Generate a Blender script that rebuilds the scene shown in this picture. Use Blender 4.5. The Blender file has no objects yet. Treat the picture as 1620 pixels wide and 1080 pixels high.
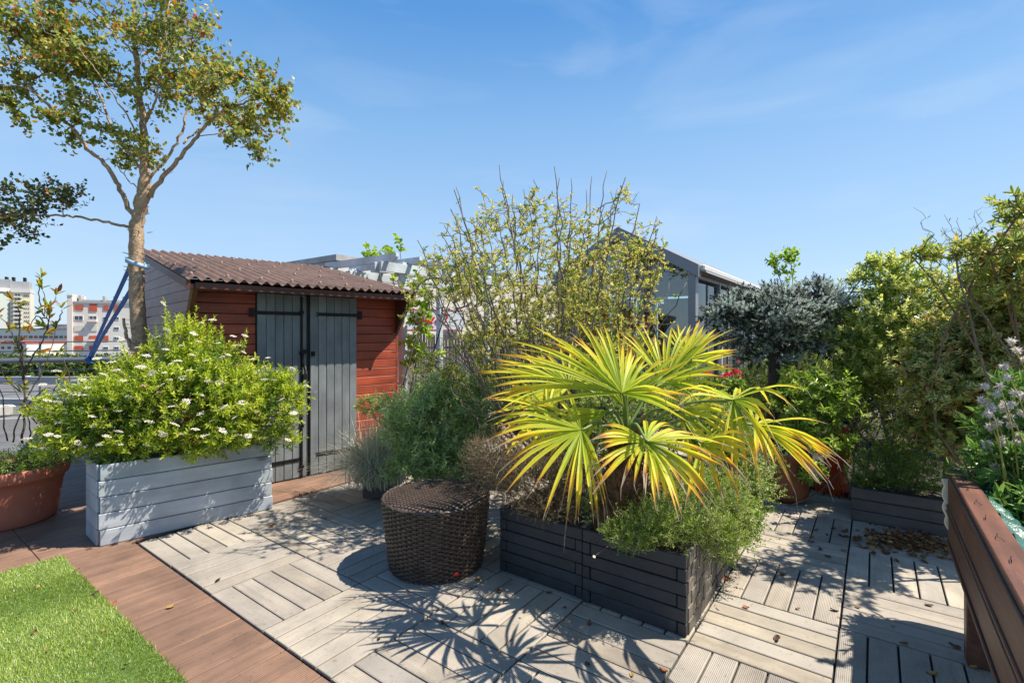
import bpy, math, random
import numpy as np
from mathutils import Vector, Matrix, Quaternion
rng = np.random.default_rng(7)
random.seed(7)
S = bpy.context.scene
COL = S.collection
# ------------------------------------------------------------------ camera
H = 1.53; F = 780.0; HZ = 527.0
cd = bpy.data.cameras.new('camera'); cam = bpy.data.objects.new('camera', cd); COL.objects.link(cam)
cam.location = (0, 0, H); cam.rotation_euler = (math.radians(90), 0, 0)
cd.sensor_width = 36; cd.lens = 36*F/1620; cd.shift_y = -(540-HZ)/1620
cd.clip_start = .05; cd.clip_end = 6000
S.camera = cam
# ------------------------------------------------------------------ light
SUN = Vector((.63, .03, 1)).normalized()            # towards the sun
elev = math.asin(SUN.z); azim = math.atan2(SUN.x, SUN.y)
w = bpy.data.worlds.new('World'); S.world = w; w.use_nodes = True
nt = w.node_tree; nt.nodes.clear()
wo = nt.nodes.new('ShaderNodeOutputWorld'); bg = nt.nodes.new('ShaderNodeBackground')
sk = nt.nodes.new('ShaderNodeTexSky'); sk.sky_type = 'NISHITA'; sk.sun_disc = False
sk.sun_elevation = elev; sk.sun_rotation = azim; sk.altitude = 0; sk.air_density = 1.0; sk.dust_density = .35; sk.ozone_density = 1.5
hs = nt.nodes.new('ShaderNodeHueSaturation'); hs.inputs['Saturation'].default_value = 1.05; hs.inputs['Value'].default_value = 1.0; hs.inputs['Hue'].default_value = .502
tc = nt.nodes.new('ShaderNodeTexCoord'); mp = nt.nodes.new('ShaderNodeMapping'); mp.inputs['Scale'].default_value = (1.2, 1.2, 5)
mp.inputs['Rotation'].default_value = (.3, .5, .2)
nz = nt.nodes.new('ShaderNodeTexNoise'); nz.inputs['Scale'].default_value = 1.6; nz.inputs['Detail'].default_value = 7; nz.inputs['Distortion'].default_value = 1.2
cr = nt.nodes.new('ShaderNodeValToRGB'); cr.color_ramp.elements[0].position = .48; cr.color_ramp.elements[0].color = (0,0,0,1)
cr.color_ramp.elements[1].position = .85; cr.color_ramp.elements[1].color = (.27,.27,.27,1)
mx = nt.nodes.new('ShaderNodeMix'); mx.data_type = 'RGBA'; mx.inputs['B'].default_value = (3.0, 3.3, 3.7, 1)
L = nt.links.new
L(sk.outputs[0], hs.inputs['Color']); L(tc.outputs['Generated'], mp.inputs[0]); L(mp.outputs[0], nz.inputs['Vector'])
L(nz.outputs[0], cr.inputs[0]); L(cr.outputs[0], mx.inputs['Factor'])
sx = nt.nodes.new('ShaderNodeSeparateXYZ'); L(tc.outputs['Generated'], sx.inputs[0])
hz = nt.nodes.new('ShaderNodeValToRGB'); L(sx.outputs[2], hz.inputs[0]); he = hz.color_ramp.elements
he[0].position = 0; he[0].color = (.50,.69,.91,1); he[1].position = 1; he[1].color = (.045,.18,.56,1)
for p_, c_ in ((.214,(.38,.60,.885)), (.377,(.245,.49,.83)), (.545,(.084,.31,.71))): e_ = he.new(p_); e_.color = (*c_, 1)
# clear air: the evenly graded sky of the photograph, with part of the physical sky's brightening towards the sun, and faint cirrus
hv_ = nt.nodes.new('ShaderNodeVectorMath'); hv_.operation = 'SCALE'; hv_.inputs['Scale'].default_value = 3.52; L(hz.outputs[0], hv_.inputs[0])
mh = nt.nodes.new('ShaderNodeMix'); mh.data_type = 'RGBA'; mh.inputs['Factor'].default_value = .86
L(hs.outputs[0], mh.inputs['A']); L(hv_.outputs[0], mh.inputs['B']); L(mh.outputs['Result'], mx.inputs['A']); L(mx.outputs['Result'], bg.inputs[0]); L(bg.outputs[0], wo.inputs[0]); bg.inputs[1].default_value = .15
sd = bpy.data.lights.new('sun', 'SUN'); sd.energy = 4.9; sd.angle = math.radians(.5); sd.color = (1, .90, .76)
so = bpy.data.objects.new('sun', sd); COL.objects.link(so); so.rotation_euler = SUN.to_track_quat('Z', 'Y').to_euler(); so.location = (5, 0, 12)
S.view_settings.view_transform = 'Standard'; S.view_settings.look = 'None'; S.view_settings.gamma = 1
S.view_settings.use_curve_mapping = False; S.view_settings.exposure = .92
S.render.engine = 'CYCLES'; S.cycles.max_bounces = 8; S.cycles.transparent_max_bounces = 24
S.cycles.use_denoising = True

# ------------------------------------------------------------------ measuring helpers (metres)
def W(px, py, Y): return np.array([(px-810)/F*Y, Y, H-(py-HZ)/F*Y])
def G(px, py, z=0.0):
    Y = (H-z)*F/(py-HZ); return np.array([(px-810)/F*Y, Y, z])
def nrm(v): return v/np.maximum(np.linalg.norm(v, axis=-1, keepdims=True), 1e-9)
UP = np.array([0., 0, 1])
N0 = np.array([.0138, 2.292, 0]); AX = nrm(np.array([.592, .806, 0])); BX = np.array([-AX[1], AX[0], 0])
GROT = math.atan2(AX[1], AX[0])
def grid(a, b, z=0): return N0+AX*a+BX*b+np.array([0, 0, z])

# ------------------------------------------------------------------ mesh helpers
def np_mesh(name, V, Fs, smooth=False, attr=None):
    V = np.asarray(V, np.float32).reshape(-1, 3)
    Fs = [np.asarray(f, np.int32) for f in (Fs if isinstance(Fs, list) else [Fs]) if len(f)]
    me = bpy.data.meshes.new(name)
    me.vertices.add(len(V)); me.vertices.foreach_set('co', V.ravel())
    nl = sum(f.size for f in Fs); npoly = sum(len(f) for f in Fs)
    me.loops.add(nl); me.polygons.add(npoly)
    me.loops.foreach_set('vertex_index', np.concatenate([f.ravel() for f in Fs]))
    st = []; o = 0
    for f in Fs:
        st.append(o+np.arange(len(f))*f.shape[1]); o += f.size
    me.polygons.foreach_set('loop_start', np.concatenate(st).astype(np.int32))
    me.polygons.foreach_set('use_smooth', np.full(npoly, bool(smooth)))
    if attr is not None:
        a = me.attributes.new('t', 'FLOAT', 'POINT'); a.data.foreach_set('value', np.asarray(attr, np.float32))
    me.update(calc_edges=True); me.validate()
    return me
class MB:
    def __init__(s): s.v = []; s.f = {3: [], 4: []}; s.n = 0
    def add(s, V, Fs):
        V = np.asarray(V, float).reshape(-1, 3)
        for f in (Fs if isinstance(Fs, list) else [Fs]):
            f = np.asarray(f)
            if len(f): s.f.setdefault(f.shape[1], []).append(f+s.n)
        s.v.append(V); s.n += len(V); return s
    def box(s, c, d, R=None):
        V, Fs = cboxdata(*d, ch=0)
        if R is not None: V = V @ np.asarray(R).T
        return s.add(V+np.asarray(c, float), Fs)
    def mesh(s, name, smooth=False):
        return np_mesh(name, np.concatenate(s.v), [np.concatenate(f) for f in s.f.values() if f], smooth)
def cboxdata(lx, ly, lz, ch=.003):
    hx, hy, hz = lx/2, ly/2, lz/2
    if ch <= 0:
        V = np.array([[x, y, z] for x in (-hx, hx) for y in (-hy, hy) for z in (-hz, hz)])
        return V, [np.array([[0,1,3,2],[4,6,7,5],[0,4,5,1],[2,3,7,6],[0,2,6,4],[1,5,7,3]])]
    ch = min(ch, hx*.9, hy*.9, hz*.9)
    V = []; idx = {}
    for sx in (-1, 1):
        for sy in (-1, 1):
            for sz in (-1, 1):
                for k in range(3):
                    p = [sx*(hx-ch), sy*(hy-ch), sz*(hz-ch)]; p[k] = (sx*hx, sy*hy, sz*hz)[k]
                    idx[(sx, sy, sz, k)] = len(V); V.append(p)
    V = np.array(V); Q = []; T = []
    for k in range(3):
        a, b = (k+1) % 3, (k+2) % 3
        for s in (-1, 1):
            q = []
            for sa, sb in ((-1,-1),(1,-1),(1,1),(-1,1)):
                t = [0,0,0]; t[k]=s; t[a]=sa; t[b]=sb; q.append(idx[(*t, k)])
            Q.append(q if s > 0 else q[::-1])
    for k in range(3):      # edges running along k
        a, b = (k+1) % 3, (k+2) % 3
        for sa in (-1, 1):
            for sb in (-1, 1):
                def I(sk, f):
                    t = [0,0,0]; t[k]=sk; t[a]=sa; t[b]=sb; return idx[(*t, f)]
                q = [I(-1,a), I(1,a), I(1,b), I(-1,b)]
                Q.append(q if sa*sb > 0 else q[::-1])
    for sx in (-1, 1):
        for sy in (-1, 1):
            for sz in (-1, 1):
                t = [idx[(sx,sy,sz,k)] for k in range(3)]
                T.append(t if sx*sy*sz > 0 else t[::-1])
    return V, [np.array(Q), np.array(T)]
def obj(name, me, mat=None, parent=None, loc=None, rot=None, **props):
    if mat is not None and me is not None and hasattr(me, 'materials') and len(me.materials) == 0: me.materials.append(mat)
    o = bpy.data.objects.new(name, me); COL.objects.link(o)
    if parent is not None: o.parent = parent
    if loc is not None: o.location = [float(x) for x in loc]
    if rot is not None: o.rotation_euler = rot
    for k, v in props.items(): o[k] = v
    return o
def thing(name, label, cat, loc=(0,0,0), rotz=0, group=None, kind=None):
    o = bpy.data.objects.new(name, None); COL.objects.link(o); o.location = [float(x) for x in loc]; o.rotation_euler = (0,0,rotz)
    o.empty_display_size = .1
    if label: o['label'] = label
    if cat: o['category'] = cat
    if group: o['group'] = group
    if kind: o['kind'] = kind
    return o
_bc = {}
def board(name, parent, c, d, mat, rot=None, ch=.004, **props):
    k = (round(d[0],3), round(d[1],3), round(d[2],3), ch, mat.name)
    if k not in _bc:
        V, Fs = cboxdata(*d, ch=ch); _bc[k] = np_mesh(name, V, Fs)
    return obj(name, _bc[k], mat, parent, c, rot, **props)
def tubes(P0, P1, R0, R1, n=5):
    P0 = np.asarray(P0, float).reshape(-1,3); P1 = np.asarray(P1, float).reshape(-1,3); m = len(P0)
    R0 = np.broadcast_to(R0, (m,)); R1 = np.broadcast_to(R1, (m,))
    D = nrm(P1-P0); ref = np.where(np.abs(D[:, 2:3]) > .9, np.array([[1.,0,0]]), np.array([[0.,0,1]]))
    A = nrm(np.cross(D, ref)); B = np.cross(D, A)
    th = np.arange(n)*2*math.pi/n
    ring = np.cos(th)[None,:,None]*A[:,None,:]+np.sin(th)[None,:,None]*B[:,None,:]
    V = np.concatenate([P0[:,None,:]+ring*R0[:,None,None], P1[:,None,:]+D[:,None,:]*R1[:,None,None]*.3+ring*R1[:,None,None]], axis=1)
    i = np.arange(n); j = (i+1) % n
    q = np.stack([i, j, j+n, i+n], 1)
    Fq = (q[None]+(np.arange(m)*2*n)[:,None,None]).reshape(-1,4)
    return V.reshape(-1,3), Fq
def polytube(P, R, n=8, cap=True):
    """one continuous tube along points P"""
    P = np.asarray(P, float); m = len(P); R = np.broadcast_to(R, (m,)).astype(float)
    T = nrm(np.gradient(P, axis=0)); A = np.zeros((m,3)); ref = np.array([0,0,1.]) if abs(T[0,2]) < .9 else np.array([1.,0,0])
    a = nrm(np.cross(T[0], ref))
    for i in range(m):
        a = nrm(a-T[i]*np.dot(a, T[i])); A[i] = a
    B = np.cross(T, A); th = np.arange(n)*2*math.pi/n
    V = (P[:,None,:]+(np.cos(th)[None,:,None]*A[:,None,:]+np.sin(th)[None,:,None]*B[:,None,:])*R[:,None,None]).reshape(-1,3)
    i = np.arange(n); j = (i+1) % n; q = np.stack([i,j,j+n,i+n],1)
    Fq = (q[None]+(np.arange(m-1)*n)[:,None,None]).reshape(-1,4)
    Fs = [Fq]
    if cap:
        V = np.concatenate([V, P[:1], P[-1:]]); c0 = m*n
        Fs.append(np.concatenate([np.stack([j, i, np.full(n, c0)],1), np.stack([i+(m-1)*n, j+(m-1)*n, np.full(n, c0+1)],1)]))
    return V, Fs
def spline(P, k=6):
    P = np.asarray(P, float); out = []
    Q = np.vstack([2*P[0]-P[1], P, 2*P[-1]-P[-2]])
    for i in range(1, len(Q)-2):
        for t in np.arange(k)/k:
            out.append(.5*((2*Q[i])+(-Q[i-1]+Q[i+1])*t+(2*Q[i-1]-5*Q[i]+4*Q[i+1]-Q[i+2])*t*t+(-Q[i-1]+3*Q[i]-3*Q[i+1]+Q[i+2])*t**3))
    out.append(P[-1]); return np.array(out)
def lathe(prof, n=40):
    prof = np.asarray(prof, float); m = len(prof); th = np.arange(n)*2*math.pi/n
    V = np.stack([prof[:,None,0]*np.cos(th), prof[:,None,0]*np.sin(th), np.broadcast_to(prof[:,None,1], (m,n))], -1).reshape(-1,3)
    i = np.arange(n); j = (i+1) % n; q = np.stack([i,j,j+n,i+n],1)
    return V, (q[None]+(np.arange(m-1)*n)[:,None,None]).reshape(-1,4)
def prism(poly, x0, x1, axis=0):
    """polygon (u,v) extruded along axis"""
    poly = np.asarray(poly, float); n = len(poly)
    def mk(x):
        if axis == 0: return np.column_stack([np.full(n, x), poly])
        if axis == 1: return np.column_stack([poly[:,0], np.full(n, x), poly[:,1]])
        return np.column_stack([poly, np.full(n, x)])
    V = np.vstack([mk(x0), mk(x1)]); i = np.arange(n); j = (i+1) % n
    return V, [np.stack([i, j, j+n, i+n], 1)], [list(range(n))[::-1], [k+n for k in range(n)]]
def prism_mesh(name, poly, x0, x1, axis=0):
    V, q, caps = prism(poly, x0, x1, axis)
    me = bpy.data.meshes.new(name); me.from_pydata(V.tolist(), [], [list(map(int, f)) for f in q[0]]+caps); me.update(); 
    return me
def leaves(P, D, N, Ln, Wd, fold=.25, droop=.15, six=False):
    P = np.asarray(P, float); m = len(P); D = nrm(D); Sd = nrm(np.cross(D, N)); N = np.cross(Sd, D)
    Ln = np.broadcast_to(Ln, (m,))[:,None]; Wd = np.broadcast_to(Wd, (m,))[:,None]
    tip = P+D*Ln-N*droop*Ln
    if not six:
        mid = P+D*Ln*.45+N*fold*Wd*.5
        V = np.stack([P, mid+Sd*Wd*.5, tip, mid-Sd*Wd*.5], 1).reshape(-1,3)
        b = (np.arange(m)*4)[:,None]
        Fq = np.concatenate([b+np.array([[0,1,2]]), b+np.array([[0,2,3]])])
        return V, Fq
    m1 = P+D*Ln*.3+N*fold*Wd*.5; m2 = P+D*Ln*.7+N*(fold*Wd*.5-droop*Ln*.4)
    V = np.stack([P, m1+Sd*Wd*.46, m2+Sd*Wd*.4, tip, m2-Sd*Wd*.4, m1-Sd*Wd*.46], 1).reshape(-1,3)
    b = (np.arange(m)*6)[:,None]
    Fq = np.concatenate([b+np.array([[0,1,2,3]]), b+np.array([[0,3,4,5]])])
    return V, Fq
def shoots(T, D, s, m, Ln, Wd, alpha=1.0, six=False, fold=.25, droop=.15, jit=.25):
    """leafy shoots: at T heading D, m leaves spiralled along length s"""
    T = np.asarray(T, float); k = len(T); D = nrm(D)
    ref = np.where(np.abs(D[:, 2:3]) > .9, np.array([[1.,0,0]]), np.array([[0.,0,1]]))
    A = nrm(np.cross(D, ref)); B = np.cross(D, A)
    s = np.broadcast_to(s, (k,))
    i = np.arange(m); ph = i*2.4+rng.uniform(0, 6.28, (k,1))
    R = np.cos(ph)[...,None]*A[:,None]+np.sin(ph)[...,None]*B[:,None]
    al = alpha*(1-.45*i/m)+rng.normal(0, jit, (k,m))
    LD = D[:,None]*np.cos(al)[...,None]+R*np.sin(al)[...,None]+rng.normal(0,.08,(k,m,3))
    P = T[:,None]+D[:,None]*(s[:,None]*(i/m))[...,None]
    Nn = D[:,None]-LD*np.sum(D[:,None]*LD,-1,keepdims=True)+rng.normal(0,.2,(k,m,3))
    sz = rng.uniform(.65, 1.15, (k,m))
    return leaves(P.reshape(-1,3), LD.reshape(-1,3), Nn.reshape(-1,3), (Ln*sz).ravel(), (Wd*sz).ravel(), fold, droop, six)
def E(px, py, Y, rx, ry, rY, n):
    c = W(px, py, Y); return (c, np.array([rx/F*Y, rY, ry/F*Y]), n)
def sample(es, shell=.5, wob=.18, clump=0, csize=.3, flat=.6):
    P = []; D = []
    for c, r, n in es:
        if clump:       # tufts of growth with gaps between them
            k = max(3, int(n/clump)); u = nrm(rng.normal(size=(k,3))); q = rng.uniform(shell**3, 1, (k,1))**(1/3)
            cc = c+u*q*r*.9; w_ = rng.integers(0, k, n); o_ = rng.normal(0, 1, (n,3))*csize*min(r)*np.array([1,1,flat])
            P.append(cc[w_]+o_); D.append(nrm(nrm(o_)*.6+u[w_]*.7)); continue
        u = nrm(rng.normal(size=(n,3))); q = rng.uniform(shell**3, 1, (n,1))**(1/3)*(1+rng.normal(0, wob, (n,1))*.6)
        P.append(c+u*q*r); D.append(u)
    return np.concatenate(P), np.concatenate(D)
def grow(nodes, radii, att, step=.12, r0=.0025, wander=.12, bias=.5, maxr=.03):
    """join attractors to the skeleton, nearest first; returns tube segments and end directions"""
    nodes = [np.asarray(n, float) for n in nodes]; nk = len(nodes)
    d0 = np.min(np.linalg.norm(att[:,None]-np.array(nodes)[None], axis=2), axis=1)
    order = np.argsort(d0); par = [-1]*nk; cnt = [0]*nk
    arr = np.zeros((nk+len(att)*14, 3)); arr[:nk] = nodes; n = nk; par = np.full(len(arr), -1); endd = np.zeros_like(att)
    for a in order:
        t = att[a]; v = t-arr[:n]; d = np.linalg.norm(v, axis=1)
        c = int(np.argmin(d+bias*np.maximum(0, .35*d-v[:,2])))
        dist = d[c]; k = int(min(12, max(1, math.ceil(dist/step)))); p0 = arr[c].copy(); prev = c
        side = rng.normal(0, wander*dist, 3); 
        for i in range(1, k+1):
            f = i/k; p = p0+(t-p0)*f+side*math.sin(math.pi*f)*.5+(rng.normal(0, .012, 3) if i < k else 0)
            p[2] -= math.sin(math.pi*f)*dist*.06
            arr[n] = p; par[n] = prev; prev = n; n += 1
        endd[a] = arr[n-1]-arr[par[n-1]]
    cnt = np.zeros(n); haschild = np.zeros(n, bool)
    for i in range(nk, n): haschild[par[i]] = True
    for i in range(n-1, nk-1, -1):
        if not haschild[i]: cnt[i] += 1
        if par[i] >= 0: cnt[par[i]] += cnt[i]
    r = np.minimum(r0*np.maximum(cnt,1)**.42, maxr)
    i = np.arange(nk, n); pr = par[i]
    rp = np.where(pr < nk, r[i], np.minimum(r[pr], r[i]*1.6))
    return arr[pr], arr[i], rp, r[i], endd

# ------------------------------------------------------------------ materials
def newmat(name):
    m = bpy.data.materials.new(name); m.use_nodes = True; n = m.node_tree; p = n.nodes['Principled BSDF']; return m, n, p
def ramp(n, cols, inter='LINEAR'):
    r = n.nodes.new('ShaderNodeValToRGB'); r.color_ramp.interpolation = inter
    e = r.color_ramp.elements
    while len(e) < len(cols): e.new(.5)
    for i, (pos, c) in enumerate(cols): e[i].position = pos; e[i].color = (*c, 1)
    return r
def plain(name, c, rough=.6, var=.15, scale=6, bump=.1, metal=0, detail=6, c2=None, bscale=60):
    m, n, p = newmat(name); l = n.links.new
    t = n.nodes.new('ShaderNodeTexCoord'); z = n.nodes.new('ShaderNodeTexNoise'); z.inputs['Scale'].default_value = scale; z.inputs['Detail'].default_value = detail
    c2 = c2 or tuple(x*(1-var*2) for x in c)
    r = ramp(n, [(.3, c2), (.7, c)]); l(t.outputs['Object'], z.inputs['Vector']); l(z.outputs[0], r.inputs[0]); l(r.outputs[0], p.inputs['Base Color'])
    p.inputs['Roughness'].default_value = rough; p.inputs['Metallic'].default_value = metal
    if bump:
        z2 = n.nodes.new('ShaderNodeTexNoise'); z2.inputs['Scale'].default_value = bscale; z2.inputs['Detail'].default_value = 4
        b = n.nodes.new('ShaderNodeBump'); b.inputs['Strength'].default_value = bump; b.inputs['Distance'].default_value = .01
        l(t.outputs['Object'], z2.inputs['Vector']); l(z2.outputs[0], b.inputs['Height']); l(b.outputs[0], p.inputs['Normal'])
    return m
def wood(name, c, c2, rough=.6, axis=0, objvar=.25, grooves=0, wear=None, bump=.25, gaxis=1, wearpos=.62, tint=None, knots=0, stain=0):
    m, n, p = newmat(name); l = n.links.new
    t = n.nodes.new('ShaderNodeTexCoord'); oi = n.nodes.new('ShaderNodeObjectInfo')
    mu = n.nodes.new('ShaderNodeMath'); mu.operation = 'MULTIPLY'; mu.inputs[1].default_value = 37.3; l(oi.outputs['Random'], mu.inputs[0])
    ad = n.nodes.new('ShaderNodeVectorMath'); ad.operation = 'ADD'; l(t.outputs['Object'], ad.inputs[0]); l(mu.outputs[0], ad.inputs[1])
    mp = n.nodes.new('ShaderNodeMapping'); sc = [28.,28.,28.]; sc[axis] = 1.6; mp.inputs['Scale'].default_value = sc; l(ad.outputs[0], mp.inputs[0])
    z = n.nodes.new('ShaderNodeTexNoise'); z.inputs['Scale'].default_value = 1; z.inputs['Detail'].default_value = 8; z.inputs['Roughness'].default_value = .65; l(mp.outputs[0], z.inputs['Vector'])
    r = ramp(n, [(.3, c2), (.72, c)]); l(z.outputs[0], r.inputs[0])
    # blotches
    z3 = n.nodes.new('ShaderNodeTexNoise'); z3.inputs['Scale'].default_value = 3.2; z3.inputs['Detail'].default_value = 7; l(ad.outputs[0], z3.inputs['Vector'])
    hv = n.nodes.new('ShaderNodeHueSaturation'); l(r.outputs[0], hv.inputs['Color'])
    mr = n.nodes.new('ShaderNodeMapRange'); mr.inputs['To Min'].default_value = 1-objvar; mr.inputs['To Max'].default_value = 1+objvar; l(oi.outputs['Random'], mr.inputs[0])
    mr2 = n.nodes.new('ShaderNodeMapRange'); mr2.inputs['From Min'].default_value = .3; mr2.inputs['From Max'].default_value = .7
    mr2.inputs['To Min'].default_value = .70; mr2.inputs['To Max'].default_value = 1.20; l(z3.outputs[0], mr2.inputs[0])
    mm = n.nodes.new('ShaderNodeMath'); mm.operation = 'MULTIPLY'; l(mr.outputs[0], mm.inputs[0]); l(mr2.outputs[0], mm.inputs[1]); l(mm.outputs[0], hv.inputs['Value'])
    out = hv.outputs[0]
    if tint is not None:            # some boards weathered to another shade
        mt = n.nodes.new('ShaderNodeMix'); mt.data_type = 'RGBA'; mt.inputs['B'].default_value = (*tint, 1)
        mr4 = n.nodes.new('ShaderNodeMath'); mr4.operation = 'FRACT'; mu4 = n.nodes.new('ShaderNodeMath'); mu4.operation = 'MULTIPLY'; mu4.inputs[1].default_value = 7.77
        l(oi.outputs['Random'], mu4.inputs[0]); l(mu4.outputs[0], mr4.inputs[0]); mm4 = n.nodes.new('ShaderNodeMath'); mm4.operation = 'MULTIPLY'; mm4.inputs[1].default_value = .7
        l(mr4.outputs[0], mm4.inputs[0]); l(mm4.outputs[0], mt.inputs['Factor']); l(out, mt.inputs['A']); out = mt.outputs['Result']
    if wear is not None:
        z4 = n.nodes.new('ShaderNodeTexNoise'); z4.inputs['Scale'].default_value = 1.3; z4.inputs['Detail'].default_value = 10; z4.inputs['Roughness'].default_value = .8; l(mp.outputs[0], z4.inputs['Vector'])
        r4 = ramp(n, [(wearpos, (0,0,0)), (wearpos+.06, (1,1,1))]); l(z4.outputs[0], r4.inputs[0])
        mw = n.nodes.new('ShaderNodeMix'); mw.data_type = 'RGBA'; mw.inputs['B'].default_value = (*wear, 1); l(r4.outputs[0], mw.inputs['Factor']); l(out, mw.inputs['A']); out = mw.outputs['Result']
    if knots:
        vo = n.nodes.new('ShaderNodeTexVoronoi'); vo.inputs['Scale'].default_value = knots; vm = n.nodes.new('ShaderNodeMapping'); vs = [1.,1.,1.]; vs[axis] = .45; vm.inputs['Scale'].default_value = vs
        l(ad.outputs[0], vm.inputs[0]); l(vm.outputs[0], vo.inputs['Vector']); rk = ramp(n, [(.0,(.25,.22,.2)),(.07,(.35,.3,.28)),(.13,(1,1,1))]); l(vo.outputs['Distance'], rk.inputs[0])
        mk = n.nodes.new('ShaderNodeMix'); mk.data_type = 'RGBA'; mk.blend_type = 'MULTIPLY'; mk.inputs['Factor'].default_value = .8; l(out, mk.inputs['A']); l(rk.outputs[0], mk.inputs['B']); out = mk.outputs['Result']
    if stain:       # dirt and weathering that runs across neighbouring boards
        gp_ = n.nodes.new('ShaderNodeNewGeometry'); zs = n.nodes.new('ShaderNodeTexNoise'); zs.inputs['Scale'].default_value = 1.7; zs.inputs['Detail'].default_value = 9; zs.inputs['Roughness'].default_value = .68; zs.inputs['Distortion'].default_value = .6
        l(gp_.outputs['Position'], zs.inputs['Vector']); rs = ramp(n, [(.30,(.50,.49,.49)),(.46,(.84,.84,.84)),(.6,(1,1,1)),(.75,(1.0,.97,.93))]); l(zs.outputs[0], rs.inputs[0])
        z5 = n.nodes.new('ShaderNodeTexNoise'); z5.inputs['Scale'].default_value = 38; z5.inputs['Detail'].default_value = 5; l(gp_.outputs['Position'], z5.inputs['Vector']); r5 = ramp(n, [(.30,(.55,.52,.5)),(.40,(1,1,1))]); l(z5.outputs[0], r5.inputs[0])
        for src, fac in ((rs, stain), (r5, stain*.7)):
            mk = n.nodes.new('ShaderNodeMix'); mk.data_type = 'RGBA'; mk.blend_type = 'MULTIPLY'; mk.inputs['Factor'].default_value = fac; l(out, mk.inputs['A']); l(src.outputs[0], mk.inputs['B']); out = mk.outputs['Result']
    l(out, p.inputs['Base Color'])
    p.inputs['Roughness'].default_value = rough
    b = n.nodes.new('ShaderNodeBump'); b.inputs['Strength'].default_value = bump; b.inputs['Distance'].default_value = .004; l(z.outputs[0], b.inputs['Height'])
    if grooves:
        wv = n.nodes.new('ShaderNodeTexWave'); wv.bands_direction = 'XYZ'[gaxis]; wv.inputs['Scale'].default_value = grooves; wv.inputs['Distortion'].default_value = 0
        wv.wave_profile = 'SIN'; l(t.outputs['Object'], wv.inputs['Vector'])
        b2 = n.nodes.new('ShaderNodeBump'); b2.inputs['Strength'].default_value = .7; b2.inputs['Distance'].default_value = .003; l(wv.outputs[1], b2.inputs['Height']); l(b.outputs[0], b2.inputs['Normal'])
        l(b2.outputs[0], p.inputs['Normal'])
    else: l(b.outputs[0], p.inputs['Normal'])
    return m
def leafmat(name, cols, trans=.4, rough=.45, tcol=1.3, edge=None):
    m, n, p = newmat(name); l = n.links.new
    g = n.nodes.new('ShaderNodeNewGeometry')
    r = ramp(n, cols); l(g.outputs['Random Per Island'], r.inputs[0])
    if edge:
        at_ = n.nodes.new('ShaderNodeAttribute'); at_.attribute_name = 't'; mr_ = n.nodes.new('ShaderNodeMapRange'); mr_.inputs['From Min'].default_value = .5; mr_.inputs['From Max'].default_value = .75; l(at_.outputs['Fac'], mr_.inputs[0])
        r0_ = r; r = n.nodes.new('ShaderNodeMix'); r.data_type = 'RGBA'; r.inputs['B'].default_value = (*edge, 1); l(mr_.outputs[0], r.inputs['Factor']); l(r0_.outputs[0], r.inputs['A'])
        class _o: pass
        q_ = _o(); q_.outputs = [r.outputs['Result']]; r = q_
    l(r.outputs[0], p.inputs['Base Color']); p.inputs['Roughness'].default_value = rough; p.inputs['Specular IOR Level'].default_value = .35
    tr = n.nodes.new('ShaderNodeBsdfTranslucent'); hv = n.nodes.new('ShaderNodeHueSaturation'); hv.inputs['Value'].default_value = tcol; hv.inputs['Saturation'].default_value = 1.1
    l(r.outputs[0], hv.inputs['Color']); l(hv.outputs[0], tr.inputs[0])
    ms = n.nodes.new('ShaderNodeMixShader'); ms.inputs[0].default_value = trans
    o = n.nodes['Material Output']; l(p.outputs[0], ms.inputs[1]); l(tr.outputs[0], ms.inputs[2]); l(ms.outputs[0], o.inputs['Surface'])
    return m
M = {}
M['tile'] = wood('composite_grey', (.44,.39,.31), (.31,.275,.22), .72, 0, .12, 0, None, .12, tint=(.33,.31,.285), stain=.75)
M['tile_rib'] = wood('composite_grey_ribbed', (.42,.37,.30), (.295,.26,.215), .75, 0, .12, 42, None, .12, tint=(.32,.30,.275), stain=.75)
M['gap'] = plain('joint_dark', (.03,.028,.026), .9, .2)
M['brown'] = wood('composite_brown', (.27,.155,.10), (.17,.10,.068), .7, 0, .10, 28, (.36,.26,.2), .12, 1, .70, stain=.7)
M['redwood'] = wood('red_painted_board', (.40,.075,.028), (.22,.035,.017), .5, 0, .12, 0, (.45,.28,.2), .25, 1, .655, knots=5, stain=.5)
M['redwood_dark'] = wood('dark_stained_board', (.12,.035,.02), (.06,.018,.012), .5, 0, .15, 0, None, .2)
M['lilac'] = wood('sky_tinted_side_board', (.30,.165,.145), (.20,.11,.10), .5, 1, .06, 0, (.10,.06,.06), .2, 1, .73, knots=6)  # brown paint; lilac sky reflection on the shaded side put into its colour
M['doorp'] = wood('slate_painted_plank', (.20,.225,.24), (.15,.17,.185), .5, 2, .10, 0, (.30,.30,.29), .35, 1, .70, stain=.5)
M['iron'] = plain('black_iron', (.02,.02,.022), .5, .2, 20, .2, .6)
M['roof'] = plain('corrugated_brown', (.20,.125,.098), .85, .2, 5, .3, 0, 8, (.11,.075,.062), 90)
M['bluegrey'] = wood('pale_blue_grey_paint', (.40,.44,.48), (.33,.365,.41), .45, 0, .05, 0, (.30,.33,.38), .15, 1, .74, knots=4)
M['pergola'] = wood('pergola_grey_paint', (.55,.61,.65), (.44,.49,.53), .55, 0, .06, 0, (.6,.6,.58), .15, 1, .68)
M['darkpl'] = wood('anthracite_timber', (.032,.036,.044), (.021,.024,.030), .5, 0, .10, 0, (.11,.105,.10), .2, 1, .72, stain=.6)
M['palepl'] = wood('pale_beige_timber', (.20,.175,.14), (.12,.105,.088), .7, 0, .22, 0, (.28,.25,.2), .3, 1, .66)  # paler beige timber for the planter faces looking to -b
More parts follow.
